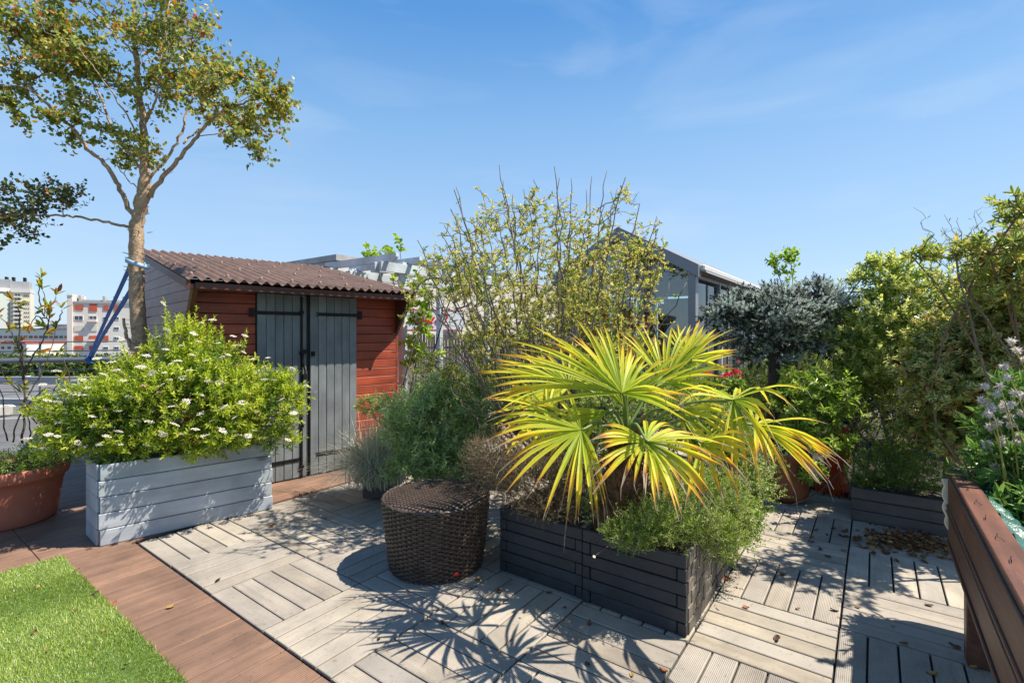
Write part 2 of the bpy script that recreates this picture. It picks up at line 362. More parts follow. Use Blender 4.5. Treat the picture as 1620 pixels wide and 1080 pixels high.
M['lowpl'] = wood('dark_grey_timber', (.10,.09,.085), (.055,.05,.05), .6, 0, .15, stain=.6)
M['benchw'] = wood('stained_hardwood', (.20,.080,.050), (.085,.034,.024), .45, 0, .10, 0, (.38,.27,.19), .4, 1, .66, stain=.7)
M['terra'] = plain('terracotta', (.42,.14,.085), .75, .12, 5, .1, 0, 8)
M['rustpot'] = plain('brown_glazed_pot', (.24,.075,.03), .5, .2, 7, .1)
M['soil'] = plain('soil', (.06,.045,.03), .95, .3, 30, .8, 0, 8)
M['bark'] = plain('grey_brown_bark', (.50,.35,.22), .85, .25, 22, .8, 0, 10, (.22,.15,.09), 55)
M['twig'] = plain('twig_bark', (.20,.14,.09), .8, .2, 20, .2)
M['twigg'] = plain('grey_twig', (.21,.165,.125), .8, .2, 20, .2)
M['twigd'] = plain('dark_twig', (.09,.065,.05), .8, .2, 20, .2)
M['rattan'] = plain('brown_rattan', (.085,.060,.047), .38, .25, 30, .15, 0, 4, (.035,.025,.02))
M['alu'] = plain('grey_aluminium', (.20,.215,.235), .4, .05, 3, .02, .1)
M['white'] = plain('white_paint', (.58,.57,.54), .6, .05)
M['pipe'] = plain('steel_pipe', (.16,.18,.21), .4, .1, 8, .05, .5)
M['wire'] = plain('steel_wire', (.16,.17,.19), .4, .1, 8, 0, .5)
M['strap'] = plain('blue_webbing', (.02,.10,.33), .7, .1, 50, .2)
M['strapl'] = plain('pale_blue_webbing', (.30,.45,.62), .7, .1, 50, .2)
M['concrete'] = plain('weathered_concrete', (.42,.41,.39), .9, .15, 1.2, .2, 0, 8)
M['render'] = plain('cream_render', (.55,.52,.46), .9, .06, .3, .02, 0, 8)
M['reed'] = wood('reed_screen', (.24,.20,.16), (.11,.09,.075), .8, 2, .3, 0, None, .4)
M['tarp'] = plain('green_tarp', (.02,.13,.10), .35, .2, 12, .5)
M['net'] = plain('orange_net', (.75,.11,.03), .5, .1)
M['felt'] = plain('cream_fleece', (.85,.80,.66), .85, .06, 8, .2)
M['red'] = plain('red_enamel', (.55,.02,.02), .4, .05)
M['signw'] = plain('sign_white', (.8,.8,.79), .5, .03)
M['signr'] = plain('sign_red', (.72,.015,.01), .5, .02)

# ================================================================== SETTING
# city ground far below
m = plain('city_ground', (.16,.16,.15), .95, .2, .01, 0)
obj('city_ground', np_mesh('city_ground', [[-3000,-200,-20],[3000,-200,-20],[3000,4000,-20],[-3000,4000,-20]], np.array([[0,1,2,3]])), m, kind='structure')
# the building that carries the terrace
RA = np.array([-8.35, 7.75]); RB = nrm(np.array([1.47, .62]))
fa = RA-RB*6; fb = RA+RB*22
obj('terrace_slab', prism_mesh('terrace_slab', [[fa[0], -4], [14, -4], [14, fb[1]], list(fb), list(fa)], -19, -.032, 2), plain('bitumen', (.13,.135,.145), .9, .2, 2, .3), kind='structure')
# --- composite tiles
deck = thing('tile_deck', None, None, N0+[0,0,0], GROT, kind='structure')
T6 = .6; cnt = 0
farmb = MB(); farmr = MB()
def tile_in(i, j):
    if i < -1 or j > 4: return False
    return True
base_me = np_mesh('deck_tile', *cboxdata(.596, .596, .012, .002))
for i in range(-1, 11):
    for j in range(-8, 5):
        x0 = i*T6+.03; y0 = j*T6
        cx, cy = x0+.3, y0+.3
        wpos = grid(cx, cy)
        if wpos[1] < .9: continue
        px = 810+F*wpos[0]/wpos[1]; py = HZ+F*H/wpos[1]
        if px < -250 or px > 1900 or py > 1500: continue
        if wpos[1] > 7.8: continue
        rib = ((i*7+j*13) % 3 != 0)
        if (i, j) in ((2,-2),(1,-2),(3,-2)): rib = (i == 2)
        A = (i+j) % 2 == 0
        near = wpos[1] < 5.2
        mt = M['tile_rib'] if rib else M['tile']
        if near:
            b = obj('deck_tile', base_me, M['gap'], deck, (cx, cy, -.026))
            for k in range(5):
                off = -.24+.12*k
                dz = random.uniform(-.0012, .0012)
                loc = (0, off, .016+dz) if A else (off, 0, .016+dz)
                board('slat', b, loc, (.588, .1105, .019), mt, (random.uniform(-.002,.002), 0, (0 if A else math.pi/2)+random.uniform(-.002,.002)+(math.pi if random.random() < .5 else 0)),   .003)
            cnt += 5
        else:
            for k in range(5):
                off = -.24+.12*k
                farmb.box((cx, cy+off, -.0105) if A else (cx+off, cy, -.0105), (.592,.1135,.019) if A else (.1135,.592,.019))
obj('distant_slats', farmb.mesh('distant_slats'), M['tile'], deck, kind='stuff')
# --- brown decking: planks run along AX, left of the grey tiles (a<-.58) and past them (b>3)
bd = thing('brown_deck', None, None, N0, GROT, kind='structure')
k = 0; b_ = -.55
while b_ < 7.0:
    c = b_+.075
    a0, a1 = -6.2, (-.58 if c < 3.01 else 5.0)
    segs = []
    x = a1
    if c > 3.01:
        segs = [(-6.2, -3.4+.4*(k%3)), (-3.4+.4*(k%3), -1.06+(0 if k%2 else .0)), (-1.06, 1.3+.3*(k%2)), (1.3+.3*(k%2), 3.4), (3.4, 5.0)]
    else:
        segs = [(-6.2, -3.4+.4*(k%3)), (-3.4+.4*(k%3), -1.9), (-1.9, -.58)] if c < 2.4 else [(-6.2, -3.4+.4*(k%3)), (-3.4+.4*(k%3), -1.06), (-1.06, -.58)]
    for s0, s1 in segs:
        wp = grid((s0+s1)/2, c)
        if wp[1] < .5: continue
        pxs = [810+F*grid(s, c)[0]/max(.4, grid(s, c)[1]) for s in (s0, s1)]
        if max(pxs) < -30 or wp[1] > 8: continue
        board('plank', bd, ((s0+s1)/2, c, -.010), (s1-s0-.004, .1455, .02), M['brown'], None, .003)
    b_ += .15; k += 1
bedm = plain('bed_soil', (.045,.035,.025), .95, .3, 8, .6)
obj('planting_bed', prism_mesh('planting_bed', [grid(4.4,-6)[:2], grid(4.4,-1.9)[:2], grid(2.6,-1.9)[:2]+AX[:2]*.8, grid(4.2,0.2)[:2], grid(9,0.2)[:2], grid(9,-6)[:2]], -.03, .05, 2), bedm, kind='structure')
# --- artificial turf
turf_b0, turf_b1, turf_a1 = -.3, 3.11, -.965
tm = leafmat('turf_green', [(0,(.13,.20,.03)),(.35,(.23,.33,.045)),(.7,(.35,.44,.08)),(.9,(.42,.50,.18)),(1,(.66,.66,.45))], .3, .4)
tb = plain('turf_backing', (.09,.17,.03), .9, .2, 30, .3)
turf = obj('turf_sheet', MB().box((-.965-2.2, (turf_b0+turf_b1)/2, .008), (4.4, turf_b1-turf_b0, .012)).mesh('turf_sheet'), tb, None, N0, (0,0,GROT), kind='structure')
n = 420000
a = turf_a1+.006-rng.uniform(0, 3.2, n); b = rng.uniform(turf_b0, turf_b1, n)
P = N0+a[:,None]*AX+b[:,None]*BX
px = 810+F*P[:,0]/P[:,1]; py = HZ+F*H/P[:,1]; keep = (px > -40) & (py < 1110); P = P[keep]; P[:,2] = .012; n = len(P)
ln_ = .5*np.sin(P[:,0]*4.1+2*np.sin(P[:,1]*3.3)); D = nrm(np.column_stack([rng.normal(0,.45,n)+ln_, rng.normal(0,.45,n)-ln_*.6, np.ones(n)])); ln = rng.uniform(.010,.026,n)*(1+.28*np.sin(P[:,0]*7+1.3*np.sin(P[:,1]*5))*np.cos(P[:,1]*6))
yaw = rng.uniform(0, 6.28, n); Sx = np.column_stack([np.cos(yaw), np.sin(yaw), np.zeros(n)])*.0020
V = np.stack([P-Sx, P+Sx, P+D*ln[:,None]], 1).reshape(-1,3); Fq = np.arange(3*n).reshape(-1,3)
obj('turf_blades', np_mesh('turf_blades', V-P.mean(0), Fq), tm, None, P.mean(0), kind='stuff', label='bright green artificial grass blades on the brown deck', category='grass')

# ================================================================== FAR BUILDINGS
def far_window(par, c, wd, ht, mat, nrm_axis, depth=.12, name='window'):
    return board(name, par, c, (wd, depth, ht), mat, None, 0)
M['shut'] = plain('rust_shutter', (.50,.10,.045), .7, .15, 2, 0)
M['shutw'] = plain('pale_blind', (.62,.60,.52), .7, .1, 2, 0)
M['wglass'] = plain('dark_window_glass', (.06,.07,.08), .15, .1, 1, 0)
M['wframe'] = plain('window_frame_white', (.75,.75,.73), .6, .03, 1, 0)
M['farwall'] = plain('pale_facade', (.64,.615,.56), .9, .04, .05, 0)
M['farwall2'] = plain('yellowish_facade', (.60,.57,.47), .9, .04, .05, 0)
M['fargrey'] = plain('grey_green_facade', (.42,.47,.45), .9, .05, .05, 0)
M['yell'] = plain('yellow_panel', (.80,.66,.25), .9, .03, .05, 0)
M['roofg'] = plain('grey_roofing', (.36,.37,.38), .9, .1, .2, 0)
# white block with rust shutters at Y=136
Y = 136.; u = Y/F
bl = thing('apartment_block', 'white apartment block with rows of rust red shutters behind the blue straps', 'building', (W(107, 473, Y)[0], Y, -20))
zt = W(0, 478, Y)[2]+20; wl = (330-115)*u; x0 = 8*u
obj('wall', MB().box((x0+wl/2, 6, zt/2), (wl, 12, zt)).mesh('wall'), M['farwall'], bl)
obj('chimney_stack', MB().box((4*u, 5, zt/2+.9), (8*u, 11, zt+1.8)).box((4*u, 5, zt+2.0), (8.6*u, 11.4, .4)).mesh('chimney_stack'), M['farwall'], bl)
obj('roof', MB().box((x0+wl/2, 6, zt+.12), (wl+.5, 12.6, .5)).box((x0+wl/2, 7, zt+.6), (wl-2.5, 8, .7)).mesh('roof'), M['roofg'], bl)
for xx in (120, 158, 175, 190): board('chimney', bl, ((xx-107)*u, 4, zt+1.3), (4.5*u, 2.5, 1.9), M['concrete'], None, .1)
rows = [(486,'s'),(502.5,'w'),(519,'b'),(535,'s'),(551,'s'),(568,'s'),(584,'s'),(600,'s'),(616,'w')]
cols = [(124,13.5),(146,12),(166,8),(183,8),(212,8),(236,12),(260,12),(285,12)]
for ri, (py, kd) in enumerate(rows):
    z = W(0, py, Y)[2]+20
    for ci, (cx, cw) in enumerate(cols):
        if kd == 'w' or (ci in (3,) and ri > 1) or (ci == 2 and ri in (1, 4, 5)):
            wn = far_window(bl, ((cx-107)*u, -.02, z), cw*u, 8*u if ci < 2 else 5.5*u, M['wframe'], 0, .2)
            for s in (-1, 1): board('pane', wn, (s*cw*u*.235, -.09, 0), (cw*u*.4, .1, (8*u if ci < 2 else 5.5*u)-.35), M['wglass'], None, 0)
        elif kd == 'b': far_window(bl, ((cx-107)*u, -.02, z), cw*u, 9*u, M['shutw'], 0, .25, 'blind')
        else: far_window(bl, ((cx-107)*u, -.02, z), cw*u, (8+(ci==1)*4*(ri == 0))*u, M['shut'], 0, .25, 'shutter')
    if ri % 2: board('balcony', bl, ((146-107)*u, -.5, z-4.2*u), (13*u, 1.0, .7), M['farwall'], None, 0)
bl.rotation_euler = (0,0,.45); bl.scale = (.818,1,1)
# high-rise at Y=330
Y = 330.; u = Y/F
tw = thing('high_rise', 'tall cream high rise tower with yellow panels at the left edge', 'building', (W(16, 560, Y)[0], Y, -20))
zt = W(0, 462, Y)[2]+20
obj('wall', MB().box((16*u, 6, zt/2), (32*u, 12, zt)).mesh('wall'), M['farwall2'], tw)
V, q, c2 = prism([[0, 0.3],[-16*u, -6],[-34*u, -6],[-34*u, 24],[0, 24]], 0, zt, 2)
obj('side_wall', prism_mesh('side_wall', [[-.05, 0.3],[-16*u, -6],[-34*u, -6],[-34*u, 12],[-.05, 12]], 0, zt-.05, 2), M['fargrey'], tw)
obj('roof', prism_mesh('roof', [[32.5*u, -1],[0, -1],[-16*u, -7.5],[-35*u, -7.5],[-35*u, 13],[32.5*u, 13]], zt, zt+2.5, 2), M['white'], tw)
obj('penthouse', MB().box((12*u, 6, zt+5), (34*u, 9, 5)).box((-12*u, 4, zt+5.4), (26*u, 9, 6)).mesh('penthouse'), M['roofg'], tw)
for xx in (-9, 2, 20): board('chimney', tw, (xx*u, 6, zt+9), (4*u, 4, 3), M['iron'], None, 0)
for r in range(15):
    z = zt-(6+r*6.6)*u
    if z < 2: continue
    if r in (1, 7): 
        board('yellow_panel', tw, (27*u, -.3, z-.1*u), (9*u, .6, 3.4*u), M['yell'], None, 0)
        board('yellow_panel', tw, (1.6*u, -.25, z-.1*u), (3.4*u, .5, 3.4*u), M['yell'], None, 0) if r == 7 else None
    for xx in (23, 26, 29.5, 3): 
        if r not in (1, 7): board('window', tw, (xx*u, -.1, z+.6*u), (1.4*u, .4, 1.7*u), M['wglass'], None, 0)
    bc = board('balcony', tw, (12.5*u, -1.5, z-1.5*u), (13*u, 3, 2.6*u), M['white'], None, 0)
    for xx in (9.5, 14): board('window', tw, (xx*u, -.1, z+1.6*u), (2.9*u, .4, 3.2*u), M['wglass'], None, 0)
    board('balcony', tw, (-24*u, -8, z-1.5*u), (14*u, 4, 2.6*u), M['white'], None, 0)
    board('window', tw, (-22*u, -6.2, z+1.6*u), (3.4*u, .6, 3*u), M['wglass'], None, 0)
tw.rotation_euler = (0,0,.61); tw.scale = (.725,1,1)
# long low white building between
Y = 200.; u = Y/F
lo = thing('long_white_building', 'long low white building with a band of windows between tower and block', 'building', (W(-20, 560, Y)[0], Y, -20))
zt = W(0, 521, Y)[2]+20
obj('wall', MB().box((75*u, 8, zt/2), (150*u, 16, zt)).mesh('wall'), M['farwall'], lo)
obj('roof', MB().box((75*u, 8, zt+.2), (152*u, 17, .4)).box((100*u, 8, zt+1.2), (60*u, 6, 2)).mesh('roof'), M['concrete'], lo)
for k in range(18):
    for r in range(2): board('window', lo, ((5+k*8)*u, -.1, zt-(12+r*9)*u), (4.6*u, .4, 3.6*u), M['wglass'] if (k+r)%3 else M['shut'], None, 0)
    
lo2 = thing('white_house', 'white house with small windows at the far left behind the railing', 'building', (W(-40, 560, 120)[0], 120, -20))
u = 120/F; zt = W(0, 543, 120)[2]+20
obj('wall', MB().box((40*u, 5, zt/2), (84*u, 10, zt)).mesh('wall'), M['farwall'], lo2)
obj('roof', MB().box((40*u, 5, zt+.2), (86*u, 11, .5)).mesh('roof'), M['shut'], lo2)
for k in range(8): board('window', lo2, ((5+k*10)*u, -.1, zt-7*u), (3.4*u, .3, 3.4*u), M['wglass'], None, 0)
ftm = leafmat('far_foliage', [(0,(.04,.07,.02)),(.6,(.08,.13,.03)),(1,(.16,.2,.05))], .3, .6)
c_ = W(60, 552, 90); nn_ = 9000; q_ = rng.uniform(-1,1,nn_); P_ = c_+np.column_stack([q_*15, rng.normal(0,2,nn_), -2.2+rng.uniform(-3.2,1,nn_)*(.8+.35*np.sin(q_*9))]); D_ = nrm(rng.normal(0,1,(nn_,3)))
V_, F_ = leaves(P_, D_, nrm(rng.normal(0,1,(nn_,3))), .7, .5); obj('distant_trees', np_mesh('distant_trees', V_-c_, [F_]), ftm, None, c_, kind='stuff', label='band of distant green treetops behind the railing', category='trees')
# low flat roofs just below the terrace
Y = 22.
fr = thing('flat_roof_building', 'grey flat roofed building below the terrace beyond the railing', 'building', (-30, 24, -20))
obj('wall', MB().box((0, 15, 7.9), (60, 30, 15.8)).mesh('wall'), M['farwall'], fr)
obj('roof', MB().box((0, 15, 15.9), (60.4, 30.4, .2)).mesh('roof'), plain('roof_sheet', (.17,.175,.18), .9, .3, .5, .1), fr)
for yy, hh in ((.3, .7), (14, .5), (29.7, .8)): board('parapet', fr, (0, yy, 16+hh/2), (60, .5, hh), M['roofg'], None, 0)
for xx in (-14, -5, 6, 13): board('skylight', fr, (xx, 8, 16.4), (3, 2.4, .8), M['concrete'], None, .1)
for xx in (-9, 1, 10): board('chimney', fr, (xx, 20, 16.8), (1.6, 1.2, 1.2), M['concrete'], None, .05)
# cream building behind the pergola
C0 = W(535, 403, 25); D1 = BX[:2]; D2 = AX[:2]
cb = thing('cream_building', 'cream rendered building with flat concrete roof edge behind the pergola', 'building', (C0[0], C0[1], -20), GROT)
obj('wall', MB().box((12.5, 6, (C0[2]+20-.3)/2), (25, 12, C0[2]+20-.3)).mesh('wall'), M['render'], cb)
obj('roof_edge', MB().box((12.45, 6.05, C0[2]+20-.14), (25.2, 12.2, .3)).mesh('roof_edge'), M['concrete'], cb)
obj('side_wall', MB().box((-.06, 6.1, (C0[2]+20-.31)/2), (.1, 11.9, C0[2]+20-.31)).mesh('side_wall'), M['concrete'], cb)  # greyer sheet over the cream left face, its shade put into the colour
for k in range(4): board('window', cb, (3.5+k*4.5, -.02, C0[2]+20-3.6), (1.5, .1, 1.3), M['wglass'], None, 0)

# ================================================================== RAILING
rl = thing('terrace_railing', 'steel railing with a fat top pipe and thin wires along the terrace edge', 'railing', (RA[0], RA[1], 0))
Rd = np.array([RB[0], RB[1], 0]); 
obj('top_pipe', MB().add(*polytube([Rd*-3+UP*1.09, Rd*0+UP*1.09, Rd*7+UP*1.09], .042, 12)).mesh('top_pipe', True), M['pipe'], rl)
for z, r in ((1.39,.010), (1.24,.012), (.93,.008), (.76,.008), (.59,.008), (.40,.008), (.22,.008)):
    obj('wire', MB().add(*polytube([Rd*-3+UP*z, Rd*7+UP*z], r, 6)).mesh('wire', True), M['wire'], rl)
for s in (-2.2, -.75, .72, 2.2, 3.7, 5.2):
    obj('post', MB().add(*polytube([Rd*s, Rd*s+UP*1.39], .016, 8)).box(Rd*s+UP*-.01, (.12,.12,.03)).mesh('post'), M['pipe'], rl)
ps = [RA[0]+RB[0]*-3, RA[1]+RB[1]*-3-.1]
kerb = obj('roof_kerb', MB().box((2.5, -.0, .06), (11, .16, .22)).mesh('roof_kerb'), M['concrete'], None, (RA[0], RA[1]+.02, 0), (0,0,math.atan2(RB[1], RB[0])), kind='structure')

# ================================================================== SHED
SR = math.radians(45); s0 = np.array([-2.982, 4.498, 0])
sh = thing('garden_shed', 'red board garden shed with grey double doors and corrugated brown roof', 'shed', s0, SR)
SW = 2.207; SD = 1.95
def zroof(y): return 2.0+.218*(y+.35)
# front boards
r = 0; z = .02
while z < 1.93:
    hgt = min(.1, 1.945-z)
    for xa, xb in ((0, .6), (1.677, SW)):
        board('front_board', sh, ((xa+xb)/2, .012+random.uniform(0,.002), z+hgt/2), (xb-xa-.002, .024, hgt-.005), M['redwood'], (random.uniform(-.03,.0), 0, 0), .004)
    z += .1
obj('inner_lining', MB().box((SW/2, .03+.005, .97), (SW-.03, .01, 1.93)).box((SW/2, SD/2+.05, .015), (SW-.06, SD-.1, .02)).mesh('inner_lining'), M['gap'], sh)
def clip(poly, f):
    out = []
    for i in range(len(poly)):
        p, q = poly[i], poly[(i+1) % len(poly)]; a, b = f(p), f(q)
        if a >= 0: out.append(p)
        if a*b < 0: t = a/(a-b); out.append((p[0]+(q[0]-p[0])*t, p[1]+(q[1]-p[1])*t))
    return out
for side, x0, x1 in ((0, -.024, 0), (1, SW, SW+.022)):
    z = .02
    while z < 2.5:
        zz = z+.1-.004
        pl = [(-.6, z), (SD, z), (SD, zz), (-.6, zz)]
        pl = clip(pl, lambda p: zroof(p[0])-.05-p[1])
        if len(pl) >= 3: pl = clip(pl, lambda p: p[0]-(0 if p[1] < 1.52 else -(p[1]-1.52)*.32/.43))
        if len(pl) >= 3: pl = clip(pl, lambda p: p[0]+.31)
        if len(pl) >= 3:
            obj('side_board', prism_mesh('side_board', pl, x0+random.uniform(0,.002), x1, 0), M['lilac'] if side == 0 else M['redwood'], sh)
        z += .1
    xm = .012 if side == 0 else SW-.015
    # raking bracket board lining the slanted edge
    obj('eave_bracket', prism_mesh('eave_bracket', [(-.01,1.50),(-.335,1.955),(-.30,1.985),(-.01,1.985)] if side else [(-.012,1.50),(-.335,1.955),(-.29,1.965),(.0,1.56)], xm-.012, xm+.022, 0), M['redwood_dark'], sh)
    xs = -.045 if side == 0 else SW+.03
    obj('verge_board', prism_mesh('verge_board', [(-.35, zroof(-.35)-.085),(SD+.15, zroof(SD+.15)-.085),(SD+.15, zroof(SD+.15)-.012),(-.35, zroof(-.35)-.012)], xs-.018, xs+.012, 0), M['redwood_dark'], sh)
z = .02
while z < 2.45:
    board('rear_board', sh, (SW/2, SD+.012, z+.048), (SW, .022, .095), M['redwood'], None, 0); z += .1
board('eave_fascia', sh, (SW/2, -.325, 1.945), (SW-.01, .022, .06), M['redwood_dark'])
board('door_header', sh, (SW/2, -.008, 1.962), (SW-.02, .03, .05), M['redwood_dark'])
# corrugated roof sheet
nx = 22*10; xs = np.linspace(-.07, SW+.06, nx+1); ys = np.linspace(-.37, SD+.17, 14)
cz = .017*np.cos(xs/ .0965*2*math.pi)
X, Yg = np.meshgrid(xs, ys, indexing='ij')
sag = .004*np.sin(X*2.1)*np.sin(Yg*1.7)
top = np.stack([X, Yg, zroof(Yg)+.012+cz[:,None]+sag], -1).reshape(-1,3); bot = top-np.array([0,0,.007])
ni, nj = nx+1, len(ys); ii, jj = np.meshgrid(np.arange(nx), np.arange(nj-1), indexing='ij'); k0 = (ii*nj+jj).ravel()
qt = np.stack([k0, k0+nj, k0+nj+1, k0+1], 1); qb = qt[:, ::-1]+len(top)
e1 = np.arange(nx)*nj; qe = np.stack([e1, e1+len(top), e1+nj+len(top), e1+nj], 1)
e2 = np.arange(nj-1); ql = np.stack([e2, e2+1, e2+1+len(top), e2+len(top)], 1)
obj('corrugated_roof', np_mesh('corrugated_roof', np.vstack([top, bot]), [np.concatenate([qt, qb, qe, ql])]), M['roof'], sh)
V, Fs = lathe([(.0001,.016),(.010,.014),(.014,.005),(.016,0)], 8); capm = np_mesh('roof_screw', V, [Fs], True)
M['screw'] = plain('screw_cap', (.28,.17,.14), .6, .1)
for i in range(0, 22, 3):
    for yy in (-.22, .45, 1.1, 1.7):
        x = -.0+.0965*i; obj('roof_screw', capm, M['screw'], sh, (x, yy, zroof(yy)+.030), (math.atan(.218),0,0))
# doors
def door(xa, xb, n, z0=.012, z1=1.932):
    d = thing('door', None, None, (xa, -.012, 0)); d.parent = sh
    wd = (xb-xa)/n
    for k in range(n):
        board('plank', d, (wd*(k+.5), random.uniform(-.0015,.0015), (z0+z1)/2), (wd-.004, .024, z1-z0), M['doorp'], None, .004)
    return d
d1 = door(.604, 1.035, 5); d2 = door(1.045, 1.098, 1); d3 = door(1.135, 1.672, 6)
obj('door_gap', MB().box((1.115, .008, .97), (.03, .02, 1.9)).mesh('door_gap'), M['gap'], sh)
def hinge(par, xa, xb, z, tipdir):
    mb = MB().box(((xa+xb)/2, -.017, z), (abs(xb-xa), .006, .036))
    e = xb if tipdir > 0 else xa
    for q in (-1, 1): mb.box((e+.012*tipdir, -.0172, z+.012*q), (.034, .005, .010), Matrix.Rotation(-q*tipdir*.6, 3, 'Y'))
    b = xa if tipdir > 0 else xb
    mb.box((b-.02*tipdir, -.019, z), (.045, .012, .09))
    for k in range(4): mb.box((xa+(xb-xa)*(k+.5)/4, -.022, z), (.012,.006,.012))
    obj('strap_hinge', mb.mesh('strap_hinge'), M['iron'], par)
hinge(d1, -.03, .425, 1.735, 1); hinge(d1, -.03, .425, .20, 1)
hinge(d3, .09, .555, 1.735, -1); hinge(d3, .09, .555, .22, -1)
mb = MB().box((1.040, -.034, .96), (.018, .016, 1.9))
for z in (.12, .55, .95, 1.32, 1.75): mb.box((1.040, -.032, z), (.045, .02, .03))
obj('cremone_bolt', mb.mesh('cremone_bolt'), M['iron'], d1).location = (-.604, 0.012, 0)
mb = MB().box((1.062, -.045, 1.335), (.075,.018,.045)).add(*polytube(spline([(1.05,-.05,1.32),(1.045,-.055,1.22),(1.07,-.05,1.12),(1.05,-.05,1.05)],4), .009, 6)).box((1.066,-.052,1.07),(.045,.02,.06))
obj('padlock', mb.mesh('padlock'), M['iron'], sh)
obj('door_latch', MB().box((1.16, -.04, 1.31), (.03,.03,.05)).mesh('door_latch'), M['iron'], sh)

# ================================================================== PERGOLA
PZ = 2.53; pr = thing('pergola', 'pale grey wooden pergola with notched rafters behind the shed', 'pergola', (-1.55, 7.0, 0), GROT)
for (s, t) in ((0,0),(1.9,0),(0,1.15),(1.9,1.15)): board('post', pr, (s, t, PZ/2-.0), (.095,.095,PZ), M['pergola'], None, .006)
for t in (0, 1.15):
    for q in (-.065, .065): board('beam', pr, (1.0, t+q, PZ-.10), (2.9, .033, .13), M['pergola'], None, .004)
raft = prism_mesh('rafter', [(-.28,.01),(-.24,-.03),(-.16,-.04),(1.2,-.04),(1.30,-.03),(1.34,.01),(1.34,.06),(-.28,.06)], -.022, .022, 0)
for k in range(7): obj('rafter', raft, M['pergola'], pr, (-.34+k*.42, 0, PZ+.0075))
for s, sg in ((0, 1), (1.9, -1)):
    V, Fs = cboxdata(.55, .05, .08, .004); obj('brace', np_mesh('brace', V, Fs), M['pergola'], pr, (s+sg*.22, .0, PZ-.38), (0, -sg*math.radians(45), 0))
# reed fence, sign
fx = W(600, 527, 11); 
rf = thing('reed_fence', 'weathered brown reed screen fence below the red lettered sign', 'fence', (fx[0], 11, 0), .25)
n = 150
for k in range(n):
    board('reed_cane', rf, (k*.036, random.uniform(-.006,.006), .76+random.uniform(-.02,.02)), (.030, .02, 1.5), M['reed'], (0, random.uniform(-.01,.01), 0), .003) 
for z in (.4, 1.2): board('binding_rail', rf, (2.7, .03, z), (5.4, .03, .05), M['reed'], None, .004)
sg = thing('shop_sign', 'white sign with red brush lettering above the reed fence', 'sign', W(688, 506, 18), .45)
u = 18/F
board('sign_panel', sg, (0,0,0), (92*u, .08, 36*u), M['signw'], None, 0)
for zz in (-15.8, 15.8): board('sign_border', sg, (0,-.045,zz*u), (90*u, .012, 1.4*u), M['signr'], None, 0)
def scr(x, y): return (635+x/14.73, 470+y/14.73)
strokes = [[(262,330),(238,410)], [(320,430),(260,520),(185,590),(240,585),(340,490),(270,595),(330,590),(430,500)], [(450,430),(420,540),(370,710)], [(430,560),(500,480),(480,590),(540,570)],
 [(640,350),(560,500),(500,590),(570,510),(560,590)], [(560,590),(660,500),(625,600),(760,460),(700,560),(640,600),(720,600)], [(770,560),(850,520),(800,590),(860,610),(900,560),(930,590),(990,640)], [(980,370),(1080,420),(1060,450)], [(1080,440),(1010,600)]]
mb = MB()
for st in strokes:
    P = []
    for x, y in st:
        qx, qy = scr(x, y); P.append(((qx-688)*u, -.055, -(qy-506)*u))
    V, Fs = polytube(spline(P, 4), 1.25*u, 6); V = V*np.array([1,.35,1])+np.array([0,-.035,0]); mb.add(V, Fs)
obj('script_lettering', mb.mesh('script_lettering'), M['signr'], sg)
fc = bpy.data.curves.new('small_lettering', 'FONT'); fc.body = 'a p a r t h'; fc.size = 5.4*u; fc.extrude = .01; fc.align_x = 'LEFT'
_t = bpy.data.objects.new('t', fc); _me = bpy.data.meshes.new_from_object(_t); bpy.data.objects.remove(_t); _me.name = 'small_lettering'
fo = obj('small_lettering', _me, M['signr'], sg, ((664-688)*u, -.05, -(518.5-506)*u), (math.radians(90),0,0))
# black slatted lounger by the fence
lg = thing('slatted_bench', 'dark weathered slatted bench in the shade before the reed fence', 'bench', W(690, 620, 8.2)*[1,1,0])
for k in range(6): board('seat_slat', lg, (0, -.25+k*.1, .47), (1.7, .08, .025), M['lowpl'])
for sx in (-.75, .75):
    for sy in (-.22, .22): board('leg', lg, (sx, sy, .225), (.06,.06,.45), M['lowpl'])

# ================================================================== VERANDA
glass, gn, gp = newmat('veranda_glass')
gn.nodes.remove(gp); gl = gn.nodes.new('ShaderNodeBsdfGlossy'); gl.inputs['Roughness'].default_value = .01; gt = gn.nodes.new('ShaderNodeBsdfTransparent'); gt.inputs[0].default_value = (.80,.88,.87,1)
fz = gn.nodes.new('ShaderNodeFresnel'); fz.inputs[0].default_value = 2.1; gm = gn.nodes.new('ShaderNodeMixShader')
gn.links.new(fz.outputs[0], gm.inputs[0]); gn.links.new(gt.outputs[0], gm.inputs[1]); gn.links.new(gl.outputs[0], gm.inputs[2]); gn.links.new(gm.outputs[0], gn.nodes['Material Output'].inputs[0])
VC = np.array([2.94, 8.0, 0]); vr = thing('glass_veranda', 'grey aluminium glass veranda with gabled roof behind the shrubs', 'conservatory', VC, GROT)
VE = 2.52; VR = 3.22; VWd = 2.5; VL = 6.0
for x in (0, 1.5, 3.0, 4.5, 6.0):
    for y in (0, VWd): board('post', vr, (x, y, VE/2), (.16 if x == 0 else .07, .12, VE), M['alu'], None, .006)
for y in (.85, 1.65): board('mullion', vr, (0, y, VE/2+.1), (.07,.06,VE+.2), M['alu'], None, .004)
sl = (VR-VE)/(VWd/2)
